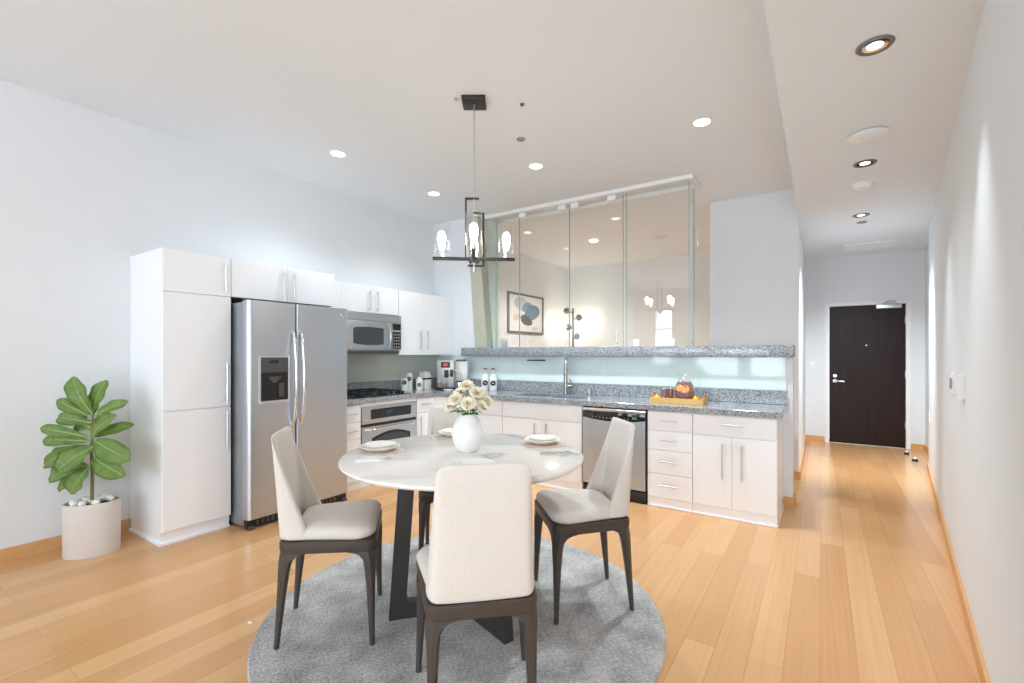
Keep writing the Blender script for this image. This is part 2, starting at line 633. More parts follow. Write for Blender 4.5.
# rear wall, windows
WINS = [(-4.05, -3.5, 1.07, 2.75), (-2.87, -1.76, 0.78, 2.9), (-1.52, -0.74, 0.78, 2.9), (-0.1, 1.75, 0.12, 2.75)]  # the last, widest one is unseen and added to let in light
bm = B()
xs = [-4.6] + [v for w in WINS for v in w[:2]] + [2.0]
for i in range(0, len(xs), 2):
    box(bm, xs[i], xs[i + 1], -3.65, -3.5, 0, ZC)
for x0, x1, z0, z1 in WINS:
    box(bm, x0, x1, -3.65, -3.5, 0, z0)
    box(bm, x0, x1, -3.65, -3.5, z1, ZC)
struct('wall_rear', bm, M['wall'])
for k, (x0, x1, z0, z1) in enumerate(WINS):
    bm = B()
    f = 0.04
    box(bm, x0, x0 + f, -3.62, -3.52, z0, z1); box(bm, x1 - f, x1, -3.62, -3.52, z0, z1)
    box(bm, x0 + f, x1 - f, -3.62, -3.52, z0, z0 + f); box(bm, x0 + f, x1 - f, -3.62, -3.52, z1 - f, z1)
    zm = z0 + (z1 - z0) * 0.62
    box(bm, x0 + f, x1 - f, -3.61, -3.53, zm - 0.02, zm + 0.02)
    w = struct('window_%d' % (k + 1), bm, M['trimwhite'])
bm = B()
for y in (-3.1, -2.06):
    box(bm, 1.88, 1.96, y, y + 0.06, 0.3, 2.7)
box(bm, 1.88, 1.96, -3.04, -2.06, 0.3, 0.36); box(bm, 1.88, 1.96, -3.04, -2.06, 2.64, 2.7)
struct('window_5', bm, M['trimwhite'])  # unseen side window, added for the light it lets in
# corridor right wall: skewed plane, then an alcove before the entrance door
bm = B()
prism(bm, [(0.472, 1.7), (1.0925, 7.5), (1.262, 7.5), (1.262, 9.08), (2.0, 9.08), (2.0, 1.7)], 0, ZS)
struct('wall_right', bm, M['wall'])
bm = B()
box(bm, 1.85, 2.0, -3.65, -3.1, 0, ZS); box(bm, 1.85, 2.0, -2.0, 1.7, 0, ZS)
box(bm, 1.85, 2.0, -3.1, -2.0, 0, 0.3); box(bm, 1.85, 2.0, -3.1, -2.0, 2.7, ZS)
struct('wall_right_rear', bm, M['wall'])
# end wall with door opening
DX0, DX1, DZ = 0.112, 1.048, 2.145
bm = B()
box(bm, XS, DX0, 8.93, 9.08, 0, ZS); box(bm, DX1, 1.262, 8.93, 9.08, 0, ZS); box(bm, DX0, DX1, 8.93, 9.08, DZ, ZS)
struct('wall_end', bm, M['wall'])
bm = B(); box(bm, XL, XS, 9.13, 9.3, 0, ZC)
struct('wall_bedroom', bm, M['wall'])
# partition between bedroom and corridor: broad pier facing the kitchen and the corridor side
bm = B()
prism(bm, [(-1.13, 6.1), (XS, 6.1), (XS, 9.13), (-0.33, 9.13), (-0.33, 6.24), (-1.13, 6.24)], 0, ZC)
struct('wall_corridor', bm, M['wall'])
# half wall under the granite ledge, and the white kitchen wall with its slanted end
bm = B(); box(bm, XL, -0.212, 4.98, 5.2, 0, 1.371)
struct('wall_half', bm, M['wall'])
bm = B()
prism(bm, [(XL, 1.38), (-4.04, 1.38), (-4.04, 1.484), (-3.868, 1.484), (-4.01, ZC), (XL, ZC)], 4.95, 5.08, 'y')
struct('wall_kitchen', bm, M['wall'])
bm = B()
prism(bm, [(-3.866, 1.484), (-3.666, 1.484), (-3.83, ZC), (-4.008, ZC)], 4.955, 5.085, 'y')
o = struct('trim_1', bm, M['sage'])
# baseboards in honey wood
BH = 0.088
bm = B(); box(bm, XL, XL + 0.016, -3.5, 1.42, 0, BH); struct('baseboard_left', bm, M['basewood'])
n = Vector((-0.994, 0.1065, 0))
def skew(y, off=0.0):
    return (0.29 + 0.107 * y - off, y)
bm = B(); prism(bm, [skew(1.7), skew(7.5), skew(7.5, 0.016), skew(1.7, 0.016)], 0, BH); struct('baseboard_right', bm, M['basewood'])
bm = B(); box(bm, 1.246, 1.262, 7.52, 8.93, 0, BH); struct('baseboard_alcove', bm, M['basewood'])
bm = B(); box(bm, XS + 0.016, 0.055, 8.914, 8.93, 0, BH); box(bm, 1.105, 1.246, 8.914, 8.93, 0, BH); struct('baseboard_end', bm, M['basewood'])
bm = B(); box(bm, -1.13, XS + 0.016, 6.084, 6.1, 0, BH); box(bm, XS, XS + 0.016, 6.1, 8.914, 0, BH); struct('baseboard_corridor', bm, M['basewood'])
bm = B(); box(bm, -0.285, -0.196, 4.964, 4.98, 0, BH); box(bm, -0.212, -0.196, 4.98, 5.2, 0, BH); struct('baseboard_half', bm, M['basewood'])
# door casing
bm = B()
box(bm, 0.057, DX0, 8.915, 8.95, 0, DZ + 0.05); box(bm, DX1, 1.103, 8.915, 8.95, 0, DZ + 0.05)
box(bm, DX0, DX1, 8.915, 8.95, DZ, DZ + 0.05)
struct('trim_2', bm, M['trimwhite'])
# entrance door
bm = B(); box(bm, DX0 + 0.004, DX1 - 0.004, 8.945, 8.99, 0.006, DZ - 0.004, 0.003)
door = struct('door_1', bm, M['door'])
bm = B()
cyl(bm, (0, 0, 0), 0.028, 0.012, 20)
xform(bm, Matrix.Translation((0.19, 8.945, 0.975)) @ Matrix.Rotation(PI / 2, 4, 'X'))
tube(bm, [(0.19, 8.94, 0.975), (0.19, 8.885, 0.975), (0.21, 8.88, 0.975), (0.31, 8.88, 0.97)], 0.011)
obj('lever_handle', bm, M['chrome'], door)
bm = B(); cyl(bm, (0, 0, 0), 0.026, 0.02, 20)
xform(bm, Matrix.Translation((0.19, 8.945, 1.055)) @ Matrix.Rotation(PI / 2, 4, 'X')); obj('deadbolt', bm, M['chrome'], door)
bm = B(); cyl(bm, (0, 0, 0), 0.012, 0.008, 16)
xform(bm, Matrix.Translation((0.585, 8.945, 1.53)) @ Matrix.Rotation(PI / 2, 4, 'X')); obj('peephole', bm, M['chromed'], door)
bm = B()
box(bm, 0.70, 1.0, 8.885, 8.944, 2.08, 2.14, 0.006)
tube(bm, [(0.78, 8.90, 2.14), (0.84, 8.82, 2.185), (0.93, 8.90, 2.175)], 0.011)
obj('door_closer', bm, M['chrome'], door)
bm = B()
for z in (0.3, 1.05, 1.85):
    cyl(bm, (DX1 - 0.002, 8.938, z), 0.009, 0.1, 12)
obj('hinge', bm, M['chrome'], door)


# ---------------------------------------------------------------- cabinets
def bar_handle(axis, face, a, z0, z1, horiz=False, a1=None):
    """bar pull standing off a front. axis 'X': front faces +X at x=face; 'Y': front faces -Y at y=face"""
    bm = B()
    off = 0.028
    def P(a_, d, z):
        return (face + d, a_, z) if axis == 'X' else (a_, face - d, z)
    if horiz:
        tube(bm, [P(a, off, z0), P(a1, off, z0)], 0.0058)
        for t in (0.15, 0.85):
            q = a + (a1 - a) * t
            tube(bm, [P(q, 0.001, z0), P(q, off, z0)], 0.0048, 8)
    else:
        tube(bm, [P(a, off, z0), P(a, off, z1)], 0.0058)
        for t in (0.12, 0.88):
            z = z0 + (z1 - z0) * t
            tube(bm, [P(a, 0.001, z), P(a, off, z)], 0.0048, 8)
    return bm


def front(t, kind, axis, face, a0, a1, z0, z1, handle=None):
    bm = B()
    g = 0.002
    if axis == 'X':
        box(bm, face - 0.02, face, a0 + g, a1 - g, z0 + g, z1 - g, 0.0015, 1)
    else:
        box(bm, a0 + g, a1 - g, face, face + 0.02, z0 + g, z1 - g, 0.0015, 1)
    d = obj(kind, bm, M['cab'], t)
    if handle:
        obj('handle', bar_handle(axis, face, *handle), M['chrome'], d)
    return d


XB, XU = -3.98, -4.27           # front planes: tall/base run, wall cabinets
# tall pantry
t = thing('pantry_cabinet', 'tall white pantry cabinet with three stacked doors left of the refrigerator', 'cabinet', (-4.28, 1.66, 0))
bm = B(); box(bm, XL + 0.004, XB - 0.021, 1.425, 1.897, 0.098, 2.177); obj('body', bm, M['cab'], t)
bm = B(); box(bm, XL + 0.018, XB - 0.035, 1.425, 1.897, 0, 0.098)
box(bm, XL + 0.018, XB - 0.022, 1.412, 1.425, 0, 0.018); box(bm, XB - 0.035, XB - 0.022, 1.425, 1.897, 0, 0.018); obj('toe_kick', bm, M['cab'], t)
front(t, 'door', 'X', XB, 1.425, 1.897, 1.862, 2.177, (1.845, 1.9, 2.13))
front(t, 'door', 'X', XB, 1.425, 1.897, 0.982, 1.858, (1.855, 1.005, 1.325))
front(t, 'door', 'X', XB, 1.425, 1.897, 0.1, 0.978, (1.855, 0.635, 0.945))
# over the refrigerator
t = thing('overhead_cabinet', 'white two-door cabinet above the refrigerator', 'cabinet', (-4.28, 2.38, 1.862))
bm = B(); box(bm, XL + 0.004, XB - 0.021, 1.9, 2.858, 1.866, 2.177); obj('body', bm, M['cab'], t)
front(t, 'door', 'X', XB, 1.9, 2.378, 1.864, 2.177, (2.33, 1.88, 2.13))
front(t, 'door', 'X', XB, 2.38, 2.858, 1.864, 2.177, (2.43, 1.88, 2.13))
# filler + over microwave
t = thing('overhead_cabinet', 'white two-door wall cabinet directly above the microwave', 'cabinet', (-4.43, 3.4, 1.862))
bm = B(); box(bm, XL + 0.004, XU - 0.021, 2.86, 3.96, 1.866, 2.177)
box(bm, XU - 0.021, XU, 2.86, 3.158, 1.866, 2.177); obj('body', bm, M['cab'], t)
front(t, 'door', 'X', XU, 3.16, 3.565, 1.864, 2.177, (3.515, 1.885, 2.12))
front(t, 'door', 'X', XU, 3.565, 3.962, 1.864, 2.177, (3.625, 1.885, 2.12))
t = thing('wall_cabinet', 'taller white two-door wall cabinet right of the microwave, above the canisters', 'cabinet', (-4.43, 4.45, 1.384))
bm = B(); box(bm, XL + 0.004, XU - 0.021, 3.966, 4.945, 1.388, 2.177); box(bm, XU - 0.021, XU, 4.866, 4.945, 1.388, 2.177); obj('body', bm, M['cab'], t)
front(t, 'door', 'X', XU, 3.966, 4.375, 1.386, 2.177, (4.325, 1.455, 1.70))
front(t, 'door', 'X', XU, 4.375, 4.864, 1.386, 2.177, (4.45, 1.455, 1.70))

# base cabinets, left run
ZB = 0.885                      # underside of the granite
def base_body(t, axis, face, a0, a1, back, toe=0.0):
    bm = B()
    if axis == 'X':
        box(bm, back, face - 0.021, a0, a1, 0.085, ZB - 0.002)
        box(bm, back, face - 0.03, a0, a1, 0, 0.085)
    else:
        box(bm, a0, a1, face + 0.021, back, 0.085, ZB - 0.002)
        box(bm, a0, a1, face + 0.012, back, 0, 0.085)
        box(bm, a0, a1, face, face + 0.012, 0, 0.02, 0.004)
    return obj('body', bm, M['cab'], t)


t = thing('drawer_cabinet', 'narrow white base cabinet with stacked drawers between refrigerator and oven', 'cabinet', (-4.28, 3.02, 0))
base_body(t, 'X', XB, 2.87, 3.176, XL + 0.004)
for z0, z1 in ((0.70, 0.875), (0.525, 0.698), (0.3, 0.523), (0.09, 0.298)):
    front(t, 'drawer', 'X', XB, 2.872, 3.176, z0, z1, (2.98, (z0 + z1) / 2, 0, True, 3.12))
t = thing('base_cabinet', 'narrow white base cabinet with one drawer over one door right of the oven', 'cabinet', (-4.28, 4.1, 0))
base_body(t, 'X', XB, 3.978, 4.294, XL + 0.004)
front(t, 'drawer', 'X', XB, 3.98, 4.295, 0.7, 0.875, (4.04, 0.795, 0, True, 4.2))
front(t, 'door', 'X', XB, 3.98, 4.295, 0.09, 0.698, (4.03, 0.36, 0.66))
# back run
YB = 4.30
BK = 4.975
t = thing('corner_cabinet', 'white corner base cabinet of plain panels behind the dining table vase', 'cabinet', (-3.47, 4.65, 0))
base_body(t, 'Y', YB, -3.976, -2.973, BK)
bm = B(); box(bm, -4.02, -3.973, 4.2965, 4.32, 0.0, 0.88); obj('filler_strip', bm, M['cab'], t)
front(t, 'drawer', 'Y', YB, -3.974, -2.973, 0.706, 0.875)
front(t, 'door', 'Y', YB, -3.974, -2.973, 0.09, 0.703)
t = thing('sink_cabinet', 'white base cabinet with two doors and a false front below the sink', 'cabinet', (-2.49, 4.65, 0))
bm = B()
box(bm, -2.97, -2.0, YB + 0.021, BK, 0.085, 0.66); box(bm, -2.97, -2.0, YB + 0.012, BK, 0, 0.085)
box(bm, -2.97, -2.0, YB + 0.021, YB + 0.04, 0.66, ZB - 0.002); box(bm, -2.97, -2.955, YB + 0.04, BK, 0.66, ZB - 0.002); box(bm, -2.015, -2.0, YB + 0.04, BK, 0.66, ZB - 0.002)
box(bm, -2.97, -2.0, YB, YB + 0.012, 0, 0.02, 0.004)
obj('body', bm, M['cab'], t)
front(t, 'false_front', 'Y', YB, -2.97, -2.0, 0.706, 0.875)
front(t, 'door', 'Y', YB, -2.97, -2.474, 0.09, 0.703, (-2.545, 0.525, 0.665))
front(t, 'door', 'Y', YB, -2.474, -2.0, 0.09, 0.703, (-2.405, 0.525, 0.665))
t = thing('drawer_cabinet', 'white base cabinet with four stacked drawers right of the dishwasher', 'cabinet', (-1.14, 4.65, 0))
base_body(t, 'Y', YB, -1.338, -0.941, BK)
for z0, z1 in ((0.702, 0.875), (0.526, 0.699), (0.308, 0.523), (0.09, 0.305)):
    front(t, 'drawer', 'Y', YB, -1.338, -0.941, z0, z1, (-1.215, (z0 + z1) / 2 + 0.01, 0, True, -1.07))
t = thing('base_cabinet', 'white base cabinet at the counter end with one wide drawer over two doors', 'cabinet', (-0.61, 4.65, 0))
base_body(t, 'Y', YB, -0.938, -0.29, BK)
bm = B(); box(bm, -0.29, -0.278, YB, BK - 0.014, 0, 0.02, 0.004); obj('shoe_moulding', bm, M['cream'], t)
front(t, 'drawer', 'Y', YB, -0.938, -0.291, 0.7, 0.875, (-0.70, 0.80, 0, True, -0.54))
front(t, 'door', 'Y', YB, -0.938, -0.622, 0.09, 0.697, (-0.695, 0.34, 0.64))
front(t, 'door', 'Y', YB, -0.622, -0.291, 0.09, 0.697, (-0.545, 0.34, 0.64))

# ---------------------------------------------------------------- granite worktop, ledge, backsplash
ZT = 0.935
SK = (-2.93, -2.07, 4.42, 4.77)         # sink opening
t = thing('countertop', 'L-shaped speckled grey granite worktop running along both kitchen walls', 'countertop', (-3.0, 4.5, ZB))
bm = B()
box(bm, XL, XB + 0.028, 2.868, 4.272, ZB, ZT, 0.003, 1)
box(bm, XL, SK[0], 4.272, 4.955, ZB, ZT, 0.003, 1)
box(bm, SK[1], -0.252, 4.272, 4.955, ZB, ZT, 0.003, 1)
box(bm, SK[0], SK[1], 4.272, SK[2], ZB, ZT); box(bm, SK[0], SK[1], SK[3], 4.955, ZB, ZT)
obj('slab', bm, M['granite'], t)
bm = B(); box(bm, -4.578, -0.256, 4.935, 4.955, ZT + 0.001, 1.06, 0.002, 1)
solo('upstand', bm, M['granite'], 'long low granite upstand strip along the back of the worktop under the aqua glass', 'upstand')
bm = B(); box(bm, XL + 0.001, -4.58, 2.868, 4.955, ZT + 0.001, 1.06, 0.002, 1)
solo('upstand', bm, M['granite'], 'low granite upstand strip on the left wall behind the cooktop', 'upstand')
bm = B(); box(bm, -4.03, -0.2, 4.85, 5.31, 1.3725, 1.482, 0.004, 2)
solo('bar_ledge', bm, M['granite'], 'long thick granite bar ledge capping the half wall above the sink', 'ledge')
for x0, x1, lb in ((-4.58, -3.25, 'pale aqua glass backsplash panel behind the coffee machine, furthest left under the ledge'),
                   (-3.247, -1.993, 'pale aqua glass backsplash panel behind the kitchen faucet'),
                   (-1.99, -0.26, 'pale aqua glass backsplash panel behind the drinks tray')):
    bm = B(); box(bm, x0, x1, 4.962, 4.974, 1.062, 1.370, 0.001, 1)
    solo('backsplash_panel', bm, M['backsplash'], lb, 'backsplash')
bm = B(); box(bm, XL + 0.001, XL + 0.012, 2.87, 4.95, 1.062, 1.384, 0.001, 1)
solo('backsplash_panel', bm, M['backsplash_l'], 'sage green glass backsplash panel on the left wall behind the cooktop', 'backsplash')
# towel bar on the backsplash
bm = B()
tube(bm, [(-3.03, 4.93, 1.322), (-2.78, 4.93, 1.322)], 0.008)
for x in (-3.0, -2.81):
    tube(bm, [(x, 4.93, 1.322), (x, 4.962, 1.322)], 0.006)
solo('rail', bm, M['darkmetal'], 'short dark metal rail under the ledge left of the faucet', 'rail')

# ---------------------------------------------------------------- sink, faucet
t = thing('sink', 'stainless double-bowl sink set into the granite worktop', 'sink', (-2.5, 4.6, 0.7))
for x0, x1 in ((SK[0] + 0.002, -2.52), (-2.48, SK[1] - 0.002)):
    bm = B()
    y0, y1, z0, z1 = SK[2] + 0.002, SK[3] - 0.002, 0.70, 0.93
    w = 0.006
    box(bm, x0, x1, y0, y1, z0, z0 + w)
    box(bm, x0, x0 + w, y0, y1, z0, z1); box(bm, x1 - w, x1, y0, y1, z0, z1)
    box(bm, x0 + w, x1 - w, y0, y0 + w, z0, z1); box(bm, x0 + w, x1 - w, y1 - w, y1, z0, z1)
    bw = obj('bowl', bm, M['steel'], t)
    bm = B(); cyl(bm, ((x0 + x1) / 2, 4.6, z0 + w), 0.045, 0.006, 24); obj('drain', bm, M['chromed'], bw)
bm = B(); box(bm, -2.52, -2.48, SK[2] + 0.002, SK[3] - 0.002, 0.86, 0.93, 0.006); obj('divider', bm, M['steel'], t)
t = thing('faucet', 'tall brushed nickel pull-down kitchen faucet behind the sink', 'faucet', (-2.46, 4.85, ZT))
fx, fy = -2.46, 4.85
z = ZT + 0.001
fd = Vector((0.45, -0.89, 0))
bm = B(); cyl(bm, (fx, fy, z), 0.034, 0.012, 24, 0.003); cyl(bm, (fx, fy, z + 0.012), 0.024, 0.19, 20); obj('base', bm, M['nickel'], t)
bm = B()
pth = [(fx, fy, z + 0.2), (fx, fy, 1.255)]
for i in range(1, 13):
    a = PI * i / 12
    p = Vector((fx, fy, 1.255 + 0.09 * math.sin(a))) + fd * (0.085 - 0.085 * math.cos(a))
    pth.append(tuple(p))
tube(bm, pth, 0.0165, 14); obj('spout', bm, M['nickel'], t)
bm = B(); lathe(bm, [(0, 0), (0.024, 0), (0.027, 0.02), (0.022, 0.09), (0.017, 0.1), (0, 0.1)], (fx + fd.x * 0.17, fy + fd.y * 0.17, 1.156), 20); obj('spray_head', bm, M['nickel'], t)
bm = B(); tube(bm, [(fx + 0.02, fy, 1.03), (fx + 0.10, fy, 1.03)], 0.017, 14); tube(bm, [(fx + 0.095, fy, 1.03), (fx + 0.105, fy - 0.02, 1.05), (fx + 0.07, fy - 0.05, 1.12)], [0.009, 0.008, 0.006]); obj('lever', bm, M['nickel'], t)
t = thing('soap_dispenser', 'small steel soap dispenser cap on the worktop right of the faucet', 'soap dispenser', (-2.165, 4.84, ZT))
bm = B(); cyl(bm, (-2.165, 4.84, ZT + 0.001), 0.02, 0.05, 20, 0.002); obj('base', bm, M['chromed'], t)
bm = B(); cyl(bm, (-2.165, 4.84, ZT + 0.051), 0.017, 0.022, 20, 0.004); obj('cap', bm, M['chrome'], t)

# ---------------------------------------------------------------- refrigerator
t = thing('refrigerator', 'stainless side-by-side refrigerator with an ice dispenser in its left door', 'refrigerator', (-4.2, 2.38, 0))
FY0, FYM, FY1, FT = 1.917, 2.325, 2.864, 1.83
bm = B(); box(bm, XL + 0.02, -3.842, FY0 + 0.006, FY1 - 0.006, 0.02, FT - 0.012, 0.006); obj('body', bm, M['steelside'], t)
def fdoor(y0, y1, name):
    bm = B()
    z0, z1 = 0.083, FT
    n = 8
    r = 0.045
    pts = [(-3.84, y0), ]
    for i in range(n + 1):
        a = PI / 2 * i / n
        pts.append((-3.76 - r + r * math.sin(a), y0 + r - r * math.cos(a)) if name == 'L' else (-3.76 - 0.012 + 0.012 * math.sin(a), y0 + 0.012 - 0.012 * math.cos(a)))
    for i in range(n + 1):
        a = PI / 2 * i / n
        rr = r if name == 'R' else 0.012
        pts.append((-3.76 - rr + rr * math.cos(a), y1 - rr + rr * math.sin(a)))
    pts.append((-3.84, y1))
    prism(bm, pts, z0, z1)
    return bm
dl = obj('door', fdoor(FY0, FYM - 0.005, 'L'), M['steel'], t)
dr = obj('door', fdoor(FYM + 0.005, FY1, 'R'), M['steel'], t)
for y, d in ((FYM - 0.035, dl), (FYM + 0.037, dr)):
    bm = B()
    pth = []
    for i in range(17):
        u = i / 16
        z = 0.80 + u * 0.80
        b = math.sin(PI * u) ** 0.45 if 0 < u < 1 else 0
        pth.append((-3.757 + 0.055 * b, y, z))
    tube(bm, pth, [0.012 + 0.002 * math.sin(PI * i / 16) for i in range(17)], 12)
    obj('handle', bm, M['chromed'], d)
# dispenser
bm = B()
y0, y1, z0, z1 = 2.0, 2.262, 1.0, 1.385
fx = -3.757
box(bm, -3.762, fx + 0.006, y0, y0 + 0.015, z0, z1); box(bm, -3.762, fx + 0.006, y1 - 0.015, y1, z0, z1)
box(bm, -3.762, fx + 0.006, y0 + 0.015, y1 - 0.015, z1 - 0.012, z1); box(bm, -3.762, fx + 0.02, y0 + 0.015, y1 - 0.015, z0, z0 + 0.02)
disp = obj('dispenser', bm, M['chrome'], dl)
bm = B(); box(bm, -3.759, fx + 0.004, y0 + 0.015, y1 - 0.015, 1.25, z1 - 0.012); obj('dispenser_panel', bm, M['gunmetal'], dl)
bm = B(); box(bm, -3.753, -3.751, y0 + 0.085, y1 - 0.10, 1.325, 1.352); obj('dispenser_display', bm, M['blackglass'], dl)
bm = B(); box(bm, -3.759, fx + 0.001, y0 + 0.015, y1 - 0.015, z0 + 0.02, 1.25); obj('dispenser_recess', bm, M['black'], dl)
bm = B(); lathe(bm, [(0, 0), (0.02, 0), (0.05, 0.03), (0.055, 0.05), (0, 0.05)], (-3.755, (y0 + y1) / 2, 1.165), 20, 0.5, 1.0)
box(bm, -3.757, -3.742, (y0 + y1) / 2 + 0.03, (y0 + y1) / 2 + 0.075, 1.05, 1.16, 0.004); obj('dispenser_paddle', bm, M['gunmetal'], dl)
bm = B(); cyl(bm, (0, 0, 0), 0.017, 0.004, 24)
xform(bm, Matrix.Translation((-3.76, 2.775, 1.765)) @ Matrix.Rotation(PI / 2, 4, 'Y')); obj('emblem', bm, M['chromed'], dr)
bm = B(); box(bm, -3.85, -3.79, FY0 + 0.01, FY1 - 0.01, 0.012, 0.078, 0.004)
gr = obj('toe_grille', bm, M['black'], t)
for i in range(18):
    y = FY0 + 0.08 + i * 0.042
    bm = B(); box(bm, -3.79, -3.784, y, y + 0.022, 0.025, 0.065)
    obj('grille_slat', bm, M['gunmetal'], gr)
for y in (FY0 + 0.04, FY1 - 0.04):
    bm = B(); box(bm, -3.83, -3.77, y - 0.025, y + 0.025, 0, 0.03, 0.006); obj('foot', bm, M['gunmetal'], t)

# ---------------------------------------------------------------- microwave
t = thing('microwave', 'stainless over-the-range microwave mounted above the cooktop', 'microwave', (-4.4, 3.55, 1.43))
MX = -4.2
bm = B(); box(bm, XL + 0.013, MX - 0.03, 3.172, 3.945, 1.43, 1.855, 0.004); obj('body', bm, M['steelside'], t)
bm = B(); box(bm, MX - 0.03, MX - 0.006, 3.172, 3.945, 1.772, 1.855, 0.003)
for i in range(4):
    box(bm, MX - 0.006, MX - 0.003, 3.19, 3.75, 1.785 + i * 0.016, 1.791 + i * 0.016)
obj('vent_grille', bm, M['steel'], t)
bm = B(); box(bm, MX - 0.03, MX, 3.172, 3.79, 1.447, 1.77, 0.006)
d = obj('door', bm, M['steel'], t)
bm = B(); prism(bm, [(3.25, 1.52), (3.30, 1.507), (3.45, 1.497), (3.60, 1.5), (3.67, 1.51), (3.67, 1.69), (3.60, 1.698), (3.45, 1.702), (3.30, 1.695), (3.25, 1.685)], MX, MX + 0.002, 'x'); obj('door_window', bm, M['ovenglass'], d)
bm = B()
pth = [(MX + 0.002 + 0.035 * math.sin(PI * i / 12) ** 0.5, 3.745, 1.48 + 0.26 * i / 12) for i in range(13)]
tube(bm, pth, 0.012, 12); obj('handle', bm, M['chromed'], d)
bm = B(); cyl(bm, (0, 0, 0), 0.011, 0.003, 20)
xform(bm, Matrix.Translation((MX, 3.22, 1.475)) @ Matrix.Rotation(PI / 2, 4, 'Y')); obj('emblem', bm, M['chromed'], d)
bm = B(); box(bm, MX - 0.03, MX - 0.002, 3.794, 3.945, 1.447, 1.77, 0.004)
cp = obj('control_panel', bm, M['steel'], t)
bm = B(); box(bm, MX - 0.002, MX + 0.001, 3.806, 3.933, 1.46, 1.66); box(bm, MX - 0.002, MX + 0.001, 3.806, 3.933, 1.68, 1.755); obj('keypad', bm, M['blackglass'], cp)
bm = B()
for i in range(3):
    for j in range(5):
        box(bm, MX + 0.001, MX + 0.002, 3.82 + i * 0.036, 3.842 + i * 0.036, 1.475 + j * 0.036, 1.492 + j * 0.036)
obj('keys', bm, M['greyplastic'], cp)
bm = B(); box(bm, XL + 0.02, MX - 0.02, 3.19, 3.93, 1.405, 1.43, 0.004); box(bm, -4.5, -4.28, 3.3, 3.6, 1.402, 1.405); obj('vent_hood', bm, M['gunmetal'], t)

# ---------------------------------------------------------------- wall oven under the cooktop
t = thing('oven', 'stainless built-in oven with an arched window below the cooktop', 'oven', (-4.28, 3.57, 0))
OY0, OY1 = 3.18, 3.972
bm = B(); box(bm, XL + 0.05, XB - 0.021, OY0 + 0.002, OY1 - 0.002, 0.12, 0.84); obj('body', bm, M['steelside'], t)
bm = B(); box(bm, XB - 0.04, XB - 0.002, OY0, OY1, 0.846, ZB - 0.002); obj('surround', bm, M['cab'], t)
bm = B(); box(bm, XB - 0.045, XB - 0.03, OY0, OY1, 0.0, 0.115); obj('toe_panel', bm, M['cab'], t)
bm = B(); box(bm, XB - 0.02, XB + 0.004, OY0 + 0.004, OY1 - 0.004, 0.66, 0.844, 0.004)
cp = obj('control_panel', bm, M['steel'], t)
bm = B(); box(bm, XB + 0.004, XB + 0.006, OY0 + 0.12, OY1 - 0.09, 0.705, 0.81, 0.0005, 1); obj('display', bm, M['blackglass'], cp)
bm = B(); box(bm, XB + 0.006, XB + 0.007, OY0 + 0.33, OY0 + 0.42, 0.745, 0.785); obj('clock', bm, M['ovenglass'], cp)
bm = B(); cyl(bm, (0, 0, 0), 0.012, 0.003, 20)
xform(bm, Matrix.Translation((XB + 0.004, OY0 + 0.05, 0.71)) @ Matrix.Rotation(PI / 2, 4, 'Y')); obj('emblem', bm, M['chromed'], cp)
bm = B(); box(bm, XB - 0.02, XB - 0.003, OY0 + 0.004, OY1 - 0.004, 0.632, 0.658); obj('vent_gap', bm, M['black'], t)
bm = B(); box(bm, XB - 0.02, XB + 0.012, OY0 + 0.004, OY1 - 0.004, 0.13, 0.63, 0.006)
d = obj('door', bm, M['steel'], t)
bm = B()
pw = [(OY0 + 0.13, 0.22), (OY1 - 0.11, 0.22)]
for i in range(13):
    u = i / 12
    pw.append((OY1 - 0.11 - u * (OY1 - OY0 - 0.24), 0.505 + 0.055 * math.sin(PI * u)))
prism(bm, pw, XB + 0.012, XB + 0.014, 'x'); obj('window_border', bm, M['blackglass'], d)
bm = B()
pw2 = [(OY0 + 0.16, 0.245), (OY1 - 0.14, 0.245)]
for i in range(13):
    u = i / 12
    pw2.append((OY1 - 0.14 - u * (OY1 - OY0 - 0.30), 0.485 + 0.05 * math.sin(PI * u)))
prism(bm, pw2, XB + 0.014, XB + 0.0155, 'x'); obj('door_window', bm, M['ovenglass'], d)
bm = B()
pth = [(XB + 0.012 + 0.05 * min(1, 4 * math.sin(PI * i / 16)), OY0 + 0.05 + (OY1 - OY0 - 0.1) * i / 16, 0.598 + 0.012 * math.sin(PI * i / 16)) for i in range(17)]
tube(bm, pth, 0.013, 12); obj('handle', bm, M['chromed'], d)

